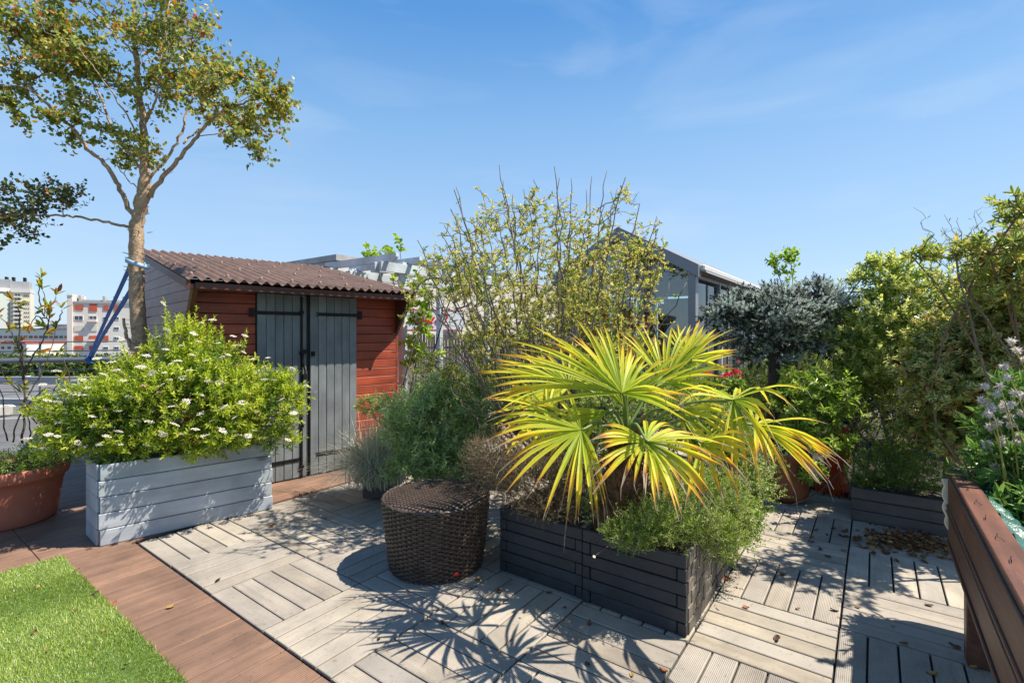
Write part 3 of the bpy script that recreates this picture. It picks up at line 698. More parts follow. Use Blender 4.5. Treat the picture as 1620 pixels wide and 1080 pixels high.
for sgn, ya, yb in ((1, -.12, VWd/2), (-1, VWd/2, VWd+.12)):
    za = VR-abs(ya-VWd/2)*sl; zb = VR-abs(yb-VWd/2)*sl
    obj('gable_beam', prism_mesh('gable_beam', [(ya, za-.02),(yb, zb-.02),(yb, zb+.17),(ya, za+.17)], -.14, .0, 0), M['alu'], vr)
    obj('roof_panel', prism_mesh('roof_panel', [(ya-(.1 if sgn > 0 else 0), za+.10-(.1*sl if sgn > 0 else 0)),(yb+(.1 if sgn < 0 else 0), zb+.10-(.1*sl if sgn < 0 else 0)),(yb, zb+.17),(ya, za+.17)], .003, VL+.1, 0), M['alu'], vr)
    obj('roof_lining', prism_mesh('roof_lining', [(ya, za+.03),(yb, zb+.03),(yb, zb+.095),(ya, za+.095)], .01, VL, 0), plain('ceiling_wood', (.30,.17,.09), .6, .2), vr)
for k, y in enumerate((0, VWd)):
    board('eave_beam', vr, (VL/2, y, VE-.02), (VL, .11, .14), M['alu'], None, .006)
    board('gutter', vr, (VL/2, y+(-.13 if k == 0 else .13), VE+.06), (VL+.1, .12, .10), M['white'] if k == 0 else M['alu'], None, .02)
for ya, yb in ((.06,.82),(.88,1.62),(1.68,VWd-.06)):
    za, zb = [VR-abs(q-VWd/2)*sl-.03 for q in (ya, yb)]; poly = [(ya,.06),(yb,.06),(yb,zb)]+([(VWd/2, VR-.03)] if ya < VWd/2 < yb else [])+[(ya,za)]
    obj('pane', prism_mesh('pane', poly, -.006, .006, 0), glass, vr)
for k in range(4):
    for q in range(2):
        xa = .06+k*1.5+q*.72; board('sliding_frame', vr, (xa+.02, 0, VE/2-.05), (.045,.05,VE-.2), M['white'] if q == 0 else M['alu'], None, .004)
        board('pane', vr, (xa+.37, 0.0, VE/2-.03), (.62, .012, VE-.24), glass, None, 0)
        board('pane', vr, (xa+.37, VWd, VE/2-.03), (.62, .012, VE-.24), glass, None, 0)
board('floor_slab', vr, (VL/2, VWd/2, .02), (VL, VWd, .05), M['concrete'], None, 0)
board('awning', vr, (2.2, VWd/2, 2.45), (3.4, 2.2, .05), plain('awning_cloth', (.50,.22,.12), .8, .1), (0, 0, 0), 0)
board('rear_wall', vr, (VL, VWd/2, VE/2), (.08, VWd, VE), M['fargrey'], None, 0)
board('door_post', vr, (.3, -.35, .9), (.05,.05,1.8), M['white'], None, .004)

# ================================================================== PLANTERS AND POTS
def box_planter(name, label, cat, p0, p1, depth, ht, courses, mat, group=None, soil=.05, th=.022, ends=.045):
    """boarded trough: front-bottom corners p0->p1, going back to the left of p0->p1"""
    p0 = np.array(p0, float); p1 = np.array(p1, float); d = p1-p0; Lg = np.linalg.norm(d); rz = math.atan2(d[1], d[0])
    t = thing(name, label, cat, p0, rz, group)
    hh = ht/courses
    for k in range(courses):
        z = hh*(k+.5); j = random.uniform(-.0015, .0015)
        board('front_board', t, (Lg/2+(th/2 if k%2 else -th/2)*0, th/2+j, z), (Lg-.003, th, hh-.006), mat, None, .004)
        board('back_board', t, (Lg/2, depth-th/2, z), (Lg-.003, th, hh-.006), mat, None, .004)
        for xx in (th/2, Lg-th/2): board('end_board', t, (xx, depth/2, z), (th-.001, depth-2*th-.002, hh-.006), mat, None, .004)
    for xx in (th+ends/2, Lg-th-ends/2):
        for yy in (th+ends/2, depth-th-ends/2): board('corner_post', t, (xx, yy, ht/2-.003), (ends,ends,ht-.006), mat, None, .003)
    obj('soil', MB().box((Lg/2, depth/2, (ht-soil)/2), (Lg-2*th, depth-2*th, ht-soil)).mesh('soil'), M['soil'], t)
    return t
# pale blue-grey trough with joints like the photo (front boards run past the end boards)
g0, g1 = G(153, 866), G(430, 804.4)
d = g1-g0; Lg = float(np.linalg.norm(d)); rz = math.atan2(d[1], d[0])
bp = thing('wooden_trough', 'long pale blue grey boarded trough holding the white flowering spiraea', 'planter', g0, rz)
ht = .585; hh = ht/5; sk_ = math.radians(9); dp = .34
for k in range(5):
    z = hh*(k+.5)
    board('front_board', bp, (Lg/2+(.004 if k%2 else .012), .011, z), (Lg-.01, .022, hh-.005), M['bluegrey'], None, .004)
    board('back_board', bp, (Lg/2-math.sin(sk_)*dp, dp, z), (Lg-.004, .022, hh-.005), M['bluegrey'], None, .004)
    for xx in (.010, Lg-.012):
        board('end_board', bp, (xx-math.sin(sk_)*dp/2, dp/2+.012, z), (.02, dp-.026, hh-.005), M['bluegrey'], (0,0,sk_), .004)
for xx in (.045, Lg-.045): board('corner_post', bp, (xx, .045, ht/2), (.04,.04,ht-.01), M['bluegrey'])
board('top_batten', bp, (Lg/2, .034, ht-.035), (Lg-.12, .02, .05), M['bluegrey'])
obj('soil', prism_mesh('soil', [(.03,.03),(Lg-.03,.03),(Lg-.03-math.sin(sk_)*dp, dp-.02),(.03-math.sin(sk_)*dp, dp-.02)], .01, ht-.07, 2), M['soil'], bp)

# dark interlocking square planters
def log_planter(label, a0, b0, w_, dpt, ht, rear=False):
    """grid-aligned: a = away to the right, b = to the left. front face looks to -a"""
    t = thing('timber_planter', label, 'planter', grid(a0, b0), GROT, 'dark interlocking timber planters')
    hh = ht/6; th = .034
    for k in range(6):
        z = hh*(k+.5); e = k % 2
        ex = .045
        # faces looking -a and +a (run along b)
        for s, xx in ((-1, th/2), (1, w_-th/2)):
            if e: board('log_board', t, (xx, dpt/2, z), (th, dpt-.002, hh-.004), M['darkpl'], None, .004)
            else:
                board('log_board', t, (xx-s*0+0.002*-s, dpt/2, z), (th-.004, dpt-2*ex-.008, hh-.004), M['darkpl'], None, .004)
                for yy in (ex/2, dpt-ex/2): board('log_end', t, (xx, yy, z), (th, ex, hh-.004), M['darkpl'], None, .004)
        # faces looking -b and +b: short lapped pieces, long one at the bottom
        for s, yy in ((-1, th/2), (1, dpt-th/2)):
            if k == 0: board('log_board', t, (w_/2, yy-.003*s*-1, z), (w_-2*th-.006, th+.006, hh-.004), M['palepl'] if s < 0 else M['darkpl'], None, .004); continue
            x = th+.003; q = 0
            widths = [.055+.03*((k+m) % 2) for m in range(9)]
            end = w_-th-.003
            if s == 1: widths = [end-x]
            while x < end-.01:
                wd = min(widths[q % len(widths)] if x < w_*.55 else .16, end-x)
                board('log_piece', t, (x+wd/2, yy+s*(.003 if (q+k) % 2 else -.001), z), (wd-.003, th, hh-.004), M['palepl'] if s < 0 else M['darkpl'], None, .003)
                x += wd; q += 1
    obj('soil', MB().box((w_/2, dpt/2, (ht-.04)/2), (w_-2*th-.01, dpt-2*th-.01, ht-.04)).mesh('soil'), M['soil'], t)
    return t
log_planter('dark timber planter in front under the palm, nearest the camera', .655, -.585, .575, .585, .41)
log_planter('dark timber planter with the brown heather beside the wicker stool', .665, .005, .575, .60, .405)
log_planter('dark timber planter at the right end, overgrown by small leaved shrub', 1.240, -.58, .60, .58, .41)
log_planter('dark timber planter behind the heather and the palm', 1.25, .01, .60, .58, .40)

# low planter at the back right
box_planter('low_planter', 'low dark grey boarded planter behind the heap of dry leaves', 'planter', G(1346, 822), G(1346,822)-BX*.85, .5, .27, 3, M['lowpl'])
# terracotta pot
def pot(name, label, cat, loc, prof, mat, soilz, soilr, group=None, rim=None):
    t = thing(name, label, cat, loc, 0, group); V, Fq = lathe(prof, 48)
    obj('pot_wall', np_mesh('pot_wall', V, [Fq], True), mat, t)
    V, Fq = lathe([(.0005, soilz+.01),(soilr*.5, soilz+.015),(soilr, soilz)], 24); obj('soil', np_mesh('soil', V, [Fq], True), M['soil'], t)
    return t
tpc = W(8, 800, 4.02); tpc[2] = 0
pot('terracotta_pot', 'large terracotta pot at the left edge with a sparse twiggy shrub', 'flower pot', tpc,
    [(.001,.01),(.30,.0),(.315,.02),(.33,.12),(.355,.30),(.37,.355),(.390,.36),(.395,.375),(.40,.44),(.392,.455),(.375,.455),(.365,.44),(.35,.36),(.001,.36)], M['terra'], .40, .36)
rpc = W(1237, 797, 4.6); rpc[2] = 0
pot('brown_pot', 'rounded rust brown glazed pot between the timber planters and orange netting', 'flower pot', rpc,
    [(.001,.005),(.17,.0),(.195,.015),(.215,.05),(.225,.15),(.235,.30),(.245,.42),(.255,.44),(.25,.46),(.235,.46),(.225,.42),(.001,.40)], M['rustpot'], .42, .22)
# dark trough behind the stool carrying lavender
box_planter('dark_trough', 'dark trough hidden under the green lavender behind the stool', 'planter', grid(1.55, 2.25), grid(1.35+.7, 1.45), .32, .30, 3, M['lowpl'])
tc0 = np.array([-3.52, 4.78, 0])
pot('tree_tub', 'dark tub holding the tall tree behind the pale blue trough', 'planter', tc0, [(.001,.01),(.22,0),(.25,.3),(.27,.45),(.26,.46),(.24,.45),(.001,.42)], M['iron'], .43, .24)

# ================================================================== WICKER STOOL
stc = np.array([-.505, 3.30, 0]); st = thing('wicker_stool', 'round dark brown wicker side table on the grey tiles', 'stool', stc)
def rz_(z): return .302+(.352-.302)*min(1, z/.44)**.8
nr = 33; nang = 112; mb = MB(); ang = np.arange(nang*2)*math.pi/nang
for r_ in range(nr):
    z = .012+r_*.0136; rr = rz_(z)+.006*np.cos(ang*(nang/4)+(math.pi if r_ % 2 else 0))+.001*rng.normal(size=len(ang))
    hw = .0062; cs = [(-.0025,-hw),(.0022,-hw*.75),(.0022,hw*.75),(-.0025,hw)]
    zz = z+.0008*np.sin(ang*3+r_)
    V = np.concatenate([np.stack([(rr+dr)*np.cos(ang), (rr+dr)*np.sin(ang), zz+dz], 1) for dr, dz in cs]); n_ = len(ang)
    i = np.arange(n_); j = (i+1) % n_
    mb.add(V, np.concatenate([np.stack([i+a*n_, j+a*n_, j+((a+1)%4)*n_, i+((a+1)%4)*n_],1) for a in range(4)]))
obj('woven_side', mb.mesh('woven_side', False), M['rattan'], st, kind='stuff')
mb = MB()
for k in range(nang//2):
    a = 2*math.pi*k/(nang//2)+math.pi/nang*0
    P = [np.array([rz_(z)*math.cos(a), rz_(z)*math.sin(a), z]) for z in np.linspace(0, .45, 6)]
    mb.add(*polytube(P, .0042, 5))
obj('upright_canes', mb.mesh('upright_canes'), M['rattan'], st, kind='stuff')
V, Fq = lathe([(.285,.0),(.290,.02),(.340,.44),(.30,.452),(.001,.456)], 48); obj('inner_shell', np_mesh('inner_shell', V, [Fq], True), M['gap'], st)
mb = MB()
sp = .0200
for dirn in (0, 1):
    for k in range(-17, 18):
        o_ = k*sp; half = math.sqrt(max(.0004, .342**2-o_**2)); q = np.arange(-half, half+.001, sp/3)
        zz = .464-.02*np.maximum(0, (np.hypot(q, o_)-.26)/.09)**2+.0038*np.cos(q/sp*math.pi+(math.pi if (k+dirn) % 2 else 0))+.002*np.sin(q*19)*np.sin(o_*17)
        for a0, a1 in ((-.0078,.0078),):
            if dirn == 0: L0 = np.column_stack([q, np.full_like(q, o_+a0), zz]); L1 = np.column_stack([q, np.full_like(q, o_+a1), zz])
            else: L0 = np.column_stack([np.full_like(q, o_+a0), q, zz]); L1 = np.column_stack([np.full_like(q, o_+a1), q, zz])
            m_ = len(q); i = np.arange(m_-1)
            if m_ > 1: mb.add(np.vstack([L0, L1]), np.stack([i, i+1, i+1+m_, i+m_], 1))
obj('woven_top', mb.mesh('woven_top'), M['rattan'], st, (0,0,0), (0,0,.3), kind='stuff')
P = [np.array([.347*math.cos(a), .347*math.sin(a), .449+.003*math.cos(a*40)]) for a in np.linspace(0, 2*math.pi, 161)]
obj('braided_rim', MB().add(*polytube(P, .0085, 7)).mesh('braided_rim', True), M['rattan'], st)
V, Fq = lathe([(.0001,.006),(.016,.005),(.02,.0)], 20); V[:,1] *= .62
lx = (723-810)/F*3.02-stc[0]; a_ = math.atan2(3.02-stc[1], lx)
obj('maker_badge', np_mesh('maker_badge', V, [Fq], True), M['red'], st, ((rz_(.05)+.009)*math.cos(a_), (rz_(.05)+.009)*math.sin(a_), .052), (math.radians(90), 0, a_+math.pi/2))

# ================================================================== RIGHT HARDWOOD PLANTER
bw = thing('raised_bed', 'raised reddish brown hardwood bed on legs at the right edge', 'planter', grid(0, -1.66), GROT)
a_end = 1.62; a_st = -1.6; Lb = a_end-a_st; am = (a_end+a_st)/2
# local: x=a, y=b (negative = to the right)
board('side_plank', bw, (am, -.014, .700), (Lb, .028, .180), M['benchw'], None, .005)
board('side_plank', bw, (am, -.016, .515), (Lb, .028, .172), M['benchw'], None, .005)
for zz_ in (.618, .782, .436, .592): board('moulding', bw, (am, .003, zz_), (Lb, .010, .014), M['benchw'], None, .003)
board('side_rail', bw, (am, -.046, .61), (Lb-.01, .03, .34), M['benchw'], None, .005)
board('top_cap', bw, (am, -.043, .803), (Lb, .085, .022), M['benchw'], None, .004)
board('end_plank', bw, (a_end-.016, -.45, .61), (.028, .74, .34), M['benchw'], None, .005)
board('end_cap', bw, (a_end-.03, -.46, .803), (.075, .74, .022), M['benchw'], None, .004)
board('side_plank', bw, (am, -.83, .61), (Lb, .03, .34), M['benchw'], None, .005)
board('top_cap', bw, (am, -.82, .803), (Lb, .085, .022), M['benchw'], None, .004)
for a_, b_ in ((1.27, -.075), (-1.2, -.075), (1.27, -.78), (-1.2, -.78)): board('leg', bw, (a_, b_, .30), (.09, .09, .60), M['benchw'], None, .006)
obj('soil', MB().box((am, -.43, .57), (Lb-.1, .70, .24)).mesh('soil'), M['soil'], bw)
mb = MB()
for a_ in np.arange(.1, 1.6, .22): mb.add(*polytube([(a_-.02, -.03-.02*(int(a_*50)%2), .816),(a_-.018,-.03,.825),(a_+.018,-.035,.825),(a_+.02,-.035,.816)], .0014, 5))
obj('staples', mb.mesh('staples'), M['iron'], bw)
# crumpled green liner
nu, nv = 90, 16; uu, vv = np.meshgrid(np.linspace(-1.5, 1.58, nu), np.linspace(0, 1, nv), indexing='ij')
wr = .016*np.sin(uu*23+vv*3)+.010*np.sin(uu*51+vv*9)+.012*np.sin(uu*9)*vv
yy = -.088-vv*.10-wr*.6*(.3+vv); zz = .80-.12*vv+wr*(.4+vv)+.02*np.sin(vv*3.1)
V = np.stack([uu, yy, zz], -1).reshape(-1,3); ii, jj = np.meshgrid(np.arange(nu-1), np.arange(nv-1), indexing='ij'); k0 = (ii*nv+jj).ravel()
obj('green_liner', np_mesh('green_liner', V, [np.stack([k0, k0+nv, k0+nv+1, k0+1],1)], True), M['tarp'], bw)
uu, vv = np.meshgrid(np.linspace(-.12, -.80, 40), np.linspace(0, 1, nv), indexing='ij'); wr = .02*np.sin(uu*31+vv*4)+.012*np.sin(uu*70)
V = np.stack([1.56-vv*.16-wr*.4, uu,   .80-.06*vv+wr*(.3+vv)], -1).reshape(-1,3); ii, jj = np.meshgrid(np.arange(39), np.arange(nv-1), indexing='ij'); k0 = (ii*nv+jj).ravel()
obj('green_liner', np_mesh('green_liner', V, [np.stack([k0, k0+nv, k0+nv+1, k0+1],1)], True), M['tarp'], bw)
# cream fleece hanging round the end
nu, nv = 60, 14; hz_f = np.linspace(.40, .745, nu); out = .045+.075*np.interp(hz_f, [.40,.5,.6,.72], [-.3,.05,.2,.22])+.010*np.abs(np.sin(hz_f*40))
V = []
for z, o_ in zip(hz_f, out):
    for v in np.linspace(0, 1, nv):
        th = v*math.pi; V.append((a_end+.045+.035*math.sin(th)*1, -.45+(.45+o_-.03)*math.cos(th) if v < .5 else -.45+.34*math.cos(th), z))
V = np.array(V); ii, jj = np.meshgrid(np.arange(nu-1), np.arange(nv-1), indexing='ij'); k0 = (ii*nv+jj).ravel()
fl = obj('fleece_sheet', np_mesh('fleece_sheet', V, [np.stack([k0, k0+nv, k0+nv+1, k0+1],1)], True), M['felt'], None, grid(0,-1.68), (0,0,GROT), label='cream scalloped fleece sheet hanging at the far end of the raised bed', category='sheet')
fl.modifiers.new('thick', 'SOLIDIFY').thickness = .008
# grey lid on the corner
lp = grid(1.50, -1.68-.16, .845); ld = thing('garden_lamp', 'small grey plastic lamp head lying on the corner of the raised bed', 'lamp', lp, GROT+.3)
board('lamp_head', ld, (0,0,.0), (.10,.16,.035), plain('grey_plastic', (.45,.48,.52), .3, .05), (.1,.12,0), .012)
board('lamp_base', ld, (0.005,0,-.025), (.08,.13,.03), M['iron'], (.1,.12,0), .008)
# tub standing on the bed, just out of frame: throws the round shadow
V, Fq = lathe([(.001,.0),(.32,.0),(.40,.22),(.425,.235),(.41,.25),(.385,.23),(.001,.20)], 40)
tubo = obj('round_tub', np_mesh('round_tub', V, [Fq], True), M['lowpl'], None, grid(0, -1.68)+AX*.36-BX*.66+UP*.72, label='round dark tub standing on the raised bed outside the frame', category='tub')

# orange netting roll
on = thing('orange_netting', 'roll of orange plastic netting standing between brown pot and low planter', 'netting', W(1322, 785, 4.75)*[1,1,0]+[0,0,0])
mb = MB()
nl, nk = 26, 30
def nett(th, z): 
    r_ = .10+.02*math.sin(th*3+z*9)+.018*math.sin(z*24)+(.05 if z < .08 else 0); return np.array([r_*math.cos(th), r_*math.sin(th)*.8, z])
for layer in range(3):
    sc = 1-layer*.17
    for k in range(nk):
        z = .01+k*.62/nk+layer*.008; mb.add(*polytube([nett(t_, z)*[sc,sc,1] for t_ in np.linspace(0, 2*math.pi, nl+1)], .0035, 4))
    for k in range(nl):
        t_ = 2*math.pi*k/nl+layer*.1; mb.add(*polytube([nett(t_, z)*[sc,sc,1] for z in np.linspace(.01, .62, 14)], .004, 4))
obj('net_roll', mb.mesh('net_roll'), M['net'], on, kind='stuff')

# ================================================================== BLUE STRAPS
trunk_px = [(222,600),(221,540),(217,480),(216,410),(217,360),(222,330)]
TY = 4.7
sa = W(212, 412, TY)+[0,0,0]; rb = np.array([RA[0], RA[1], 1.09])
tt = 0
# rail point under the straps (pixel x 137)
k_ = (137-810)/F; s_ = (k_*RA[1]-RA[0])/(RB[0]-k_*RB[1]); rp = np.array([RA[0]+RB[0]*s_, RA[1]+RB[1]*s_, 1.09])
def strap(pts, wd, name, par, mat, thk=.003):
    P = np.asarray(pts, float); T = nrm(np.gradient(P, axis=0)); Sd = nrm(np.cross(T, np.array([0.,1,0.25]))); Nn = np.cross(T, Sd)
    V = np.concatenate([P+Sd*wd/2+Nn*thk, P-Sd*wd/2+Nn*thk, P-Sd*wd/2-Nn*thk, P+Sd*wd/2-Nn*thk]); m_ = len(P); i = np.arange(m_-1)
    F_ = np.concatenate([np.stack([i+a*m_, i+1+a*m_, i+1+((a+1)%4)*m_, i+((a+1)%4)*m_],1) for a in range(4)])
    return obj(name, np_mesh(name, V, [F_]), mat, par)
sr = thing('tie_strap', 'blue webbing straps tying the tree trunk to the railing', 'strap', (0,0,0))
strap([sa+[-.01,.0,0], sa*.5+rp*.5+[0,0,-.01], rp+[0.04,0,.04]], .045, 'webbing', sr, M['strap'])
sb_ = W(209, 456, TY)+[0,0,0]
strap([sb_+[.06,.02,.05], sb_, sb_*.5+rp*.5+[0,0,-.015], rp+[.09,0,.04]], .045, 'webbing', sr, M['strap'])
P = [rp+np.array([.03+.07*q, .055*math.cos(th), .058*math.sin(th)]) for q, th in zip(np.linspace(0,1,40), np.linspace(0, 6*math.pi, 40))]
obj('knot', MB().add(*polytube(P, .016, 6)).mesh('knot', True), M['strap'], sr)
tcn = W(217, 418, TY)
P = [tcn+np.array([.088*math.cos(th), .088*math.sin(th), -.035*math.cos(th)+.01]) for th in np.linspace(0, 2*math.pi, 30)]
V = np.concatenate([np.array(P)+[0,0,.022], np.array(P)-[0,0,.022]]); i = np.arange(29)
o_ = obj('pale_webbing', np_mesh('pale_webbing', V, [np.stack([i, i+1, i+31, i+30],1)], True), M['strapl'], sr); o_.modifiers.new('t','SOLIDIFY').thickness = .004

# ================================================================== VEGETATION
LM = {}
LM['tree'] = leafmat('tree_leaf', [(0,(.09,.13,.03)),(.25,(.17,.22,.05)),(.5,(.28,.33,.07)),(.78,(.42,.42,.10)),(.91,(.48,.36,.07)),(.97,(.50,.20,.04)),(.99,(.5,.06,.03)),(1,(.2,.26,.12))], .42, .45)
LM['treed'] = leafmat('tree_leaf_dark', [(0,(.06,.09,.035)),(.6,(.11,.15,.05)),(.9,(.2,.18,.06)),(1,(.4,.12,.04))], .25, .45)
LM['lime'] = leafmat('lime_leaf', [(0,(.22,.31,.03)),(.4,(.38,.48,.045)),(.8,(.56,.62,.08)),(1,(.64,.64,.14))], .48, .45)
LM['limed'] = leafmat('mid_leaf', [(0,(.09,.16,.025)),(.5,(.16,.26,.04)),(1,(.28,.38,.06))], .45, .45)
LM['dark'] = leafmat('dark_leaf', [(0,(.06,.10,.025)),(.5,(.12,.18,.04)),(1,(.24,.3,.07))], .42, .4)
LM['lav'] = leafmat('lavender_leaf', [(0,(.20,.30,.09)),(.5,(.32,.44,.15)),(.85,(.46,.55,.26)),(1,(.58,.6,.4))], .4, .5)
LM['fesc'] = leafmat('fescue_blade', [(0,(.33,.35,.24)),(.5,(.52,.52,.38)),(1,(.70,.66,.50))], .3, .5)
LM['heath'] = leafmat('heather_leaf', [(0,(.11,.07,.045)),(.4,(.20,.14,.09)),(.75,(.28,.22,.13)),(.9,(.2,.22,.09)),(1,(.40,.33,.24))], .2, .7)
LM['yel'] = leafmat('yellow_bud', [(0,(.30,.33,.06)),(.4,(.52,.50,.11)),(.8,(.70,.62,.20)),(1,(.8,.72,.38))], .45, .5)
LM['spruce'] = leafmat('blue_spruce_needle', [(0,(.24,.31,.24)),(.5,(.46,.54,.47)),(1,(.72,.78,.74))], .3, .6)
LM['var'] = leafmat('variegated_leaf', [(0,(.22,.30,.05)),(.5,(.40,.47,.09)),(1,(.55,.58,.16))], .5, .4, edge=(.80,.78,.34))
LM['holly'] = leafmat('edged_leaf', [(0,(.10,.15,.04)),(.4,(.20,.27,.06)),(.8,(.38,.42,.12)),(.93,(.50,.30,.12)),(1,(.55,.25,.12))], .42, .28, edge=(.80,.72,.34))
LM['choi'] = leafmat('choisya_leaf', [(0,(.17,.27,.05)),(.5,(.29,.42,.07)),(1,(.46,.56,.12))], .45, .35)
LM['over'] = leafmat('overhang_leaf', [(0,(.09,.14,.03)),(.45,(.18,.26,.05)),(.8,(.36,.42,.09)),(.92,(.50,.36,.12)),(1,(.5,.18,.1))], .45, .3, edge=(.5,.52,.14))
LM['small'] = leafmat('small_leaf', [(0,(.17,.24,.06)),(.5,(.30,.38,.10)),(1,(.48,.54,.2))], .42, .4)
LM['vine'] = leafmat('vine_leaf', [(0,(.18,.30,.03)),(.5,(.28,.42,.05)),(1,(.42,.52,.08))], .5, .45)
LM['mag'] = leafmat('sparse_leaf', [(0,(.10,.14,.02)),(.4,(.25,.28,.03)),(.7,(.45,.36,.04)),(.88,(.40,.14,.03)),(1,(.25,.08,.03))], .45, .4)
LM['weed'] = leafmat('weed_leaf', [(0,(.08,.16,.035)),(.6,(.15,.27,.06)),(1,(.26,.38,.10))], .4, .4)
LM['white'] = leafmat('white_petal', [(0,(.60,.55,.42)),(.5,(.78,.74,.66)),(1,(.82,.8,.78))], .3, .6)
LM['pink'] = leafmat('pink_petal', [(0,(.6,.2,.35)),(1,(.75,.45,.55))], .3, .6)
LM['redf'] = leafmat('red_petal', [(0,(.55,.0,.01)),(1,(.75,.02,.04))], .3, .5)
LM['fluff'] = leafmat('seed_fluff', [(0,(.55,.5,.46)),(1,(.8,.77,.74))], .5, .9)
LM['purple'] = leafmat('lavender_flower', [(0,(.10,.07,.16)),(1,(.22,.17,.30))], .2, .7)
LM['dead'] = leafmat('dead_leaf', [(0,(.07,.03,.015)),(.5,(.17,.08,.03)),(.85,(.30,.16,.06)),(1,(.42,.32,.10))], .15, .7)

def local(V, o): return V-np.asarray(o, float)
def stems_mesh(t, o, parts, mat, name='stems', n=4, smooth=True):
    mb = MB()
    for P0, P1, R0, R1 in parts: mb.add(*tubes(P0-o, P1-o, R0, R1, n))
    return obj(name, mb.mesh(name, smooth), mat, t)
def shrub(name, label, base, es, stemroots, s=.07, m=10, Ln=.03, Wd=.011, alpha=1.0, mat='lime', tm='twig', shell=.45, six=False, up=.6, r0=.0016, group=None, droop=.15, cat='shrub', jit=.25, inner=.25, nstem=5, fold=.25, clump=0, csize=.3, flat=.7, step=.12, wander=.12, bareness=0.0, imat=None, minz=None):
    base = np.asarray(base, float); t = thing(name, label, cat, base, 0, group)
    A, Dd = sample(es, shell, clump=clump, csize=csize, flat=flat)
    if minz is not None: k = A[:,2] > minz; A, Dd = A[k], Dd[k]
    cen = np.mean([e[0] for e in es], axis=0)
    nodes = [base]
    for q in range(nstem):
        e = es[q % len(es)]; tip = e[0]+rng.normal(0,.35,3)*e[1]; b0 = base+np.array([rng.normal(0,.04), rng.normal(0,.04), 0])+(stemroots if stemroots is not None else 0)*rng.uniform(-1,1)
        sw_ = rng.normal(0,.10,3)*np.linalg.norm(tip-b0)
        for f in np.linspace(0, 1, 8): nodes.append(b0+(tip-b0)*f+sw_*math.sin(f*math.pi)+rng.normal(0,.006,3))
    # first stems as tubes
    P0, P1, R0, R1, en = grow(nodes, None, A, r0=r0, step=step, wander=wander)
    nd = np.array(nodes[1:]).reshape(nstem, 8, 3); rr = np.linspace(r0*5.5, r0*2.5, 8)
    parts = [(P0, P1, R0, R1)]+[(nd[q,:-1], nd[q,1:], rr[:-1], rr[1:]) for q in range(nstem)]
    stems_mesh(t, base, parts, M[tm], 'stems')
    D = nrm(nrm(en)*.5+Dd*.5+UP*up+rng.normal(0,.25,(len(A),3)))
    if bareness: k = rng.uniform(0,1,len(A)) > bareness
    else: k = np.ones(len(A), bool)
    V, Fq = shoots(A[k]-D[k]*np.asarray(s)*.5, D[k], s, m, Ln, Wd, alpha, six, fold, droop, jit)
    obj('foliage', np_mesh('foliage', V-base, [Fq], False, np.tile([0,1,1,0,1,1], len(V)//6) if six else None), LM[mat], t)
    if inner:
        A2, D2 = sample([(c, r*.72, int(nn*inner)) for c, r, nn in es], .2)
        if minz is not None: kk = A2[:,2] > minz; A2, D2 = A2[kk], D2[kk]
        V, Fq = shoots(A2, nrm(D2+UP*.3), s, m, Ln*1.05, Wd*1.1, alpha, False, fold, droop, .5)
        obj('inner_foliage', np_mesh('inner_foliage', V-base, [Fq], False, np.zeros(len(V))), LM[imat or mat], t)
    return t, A, D

# ---------------- tall tree at the left
TY = 4.7
def PP(lst): return np.array([W(x, y, TY+dy) for x, y, dy in lst])
tr = thing('tall_tree', 'tall slender tree with olive and orange leaves tied to the railing at the left', 'tree', tc0)
to = tc0
limbs = [
 ([(222,680,.05),(222,600,.03),(221,540,0),(217,480,0),(216,410,0),(217,355,0),(226,310,0),(230,270,0),(226,200,.02),(218,120,.03),(214,60,.03),(211,-10,0),(208,-80,0)], .092, .018, 'trunk'),
 ([(210,362,0),(170,351,-.1),(120,343,-.2),(80,340,-.3),(30,345,-.4),(-20,352,-.45)], .02, .006, 'limb'),
 ([(213,345,0),(190,300,-.1),(170,265,-.15),(140,235,-.2),(110,200,-.3),(75,165,-.35),(45,135,-.4),(28,105,-.4),(10,70,-.4)], .032, .010, 'limb'),
 ([(75,165,-.35),(40,140,-.45),(0,135,-.6),(-40,120,-.7)], .010, .005, 'limb'),
 ([(224,270,0),(200,238,.1),(175,195,.2),(158,150,.3),(130,115,.35),(100,90,.4)], .022, .007, 'limb'),
 ([(224,308,0),(200,280,.2),(180,255,.35),(165,252,.45)], .009, .004, 'limb'),
 ([(236,312,0),(262,275,-.05),(285,248,-.1),(312,215,-.15),(345,182,-.2),(385,165,-.25),(430,140,-.3)], .034, .009, 'limb'),
 ([(238,280,0),(268,245,.1),(288,205,.15),(300,165,.2),(325,125,.3),(350,90,.35)], .022, .007, 'limb'),
 ([(290,228,.0),(320,200,.25),(350,175,.5),(400,150,.6)], .013, .005, 'limb'),
 ([(232,192,0),(245,160,-.1),(255,110,-.15),(262,60,-.2),(268,0,-.2)], .016, .008, 'limb'),
 ([(218,92,0),(190,62,.1),(155,30,.2),(120,-5,.25)], .014, .006, 'limb'),
 ([(220,150,0),(250,110,.3),(285,70,.4),(310,20,.5)], .013, .005, 'limb'),
 ([(222,230,0),(200,180,-.3),(165,130,-.45),(120,70,-.5)], .013, .005, 'limb'),
 ([(312,215,-.15),(350,212,-.3),(390,222,-.4)], .008, .004, 'limb'),
 ([(196,505,0),(200,530,0),(208,548,0),(216,565,0)], .016, .034, 'limb'),
]
nodes = []
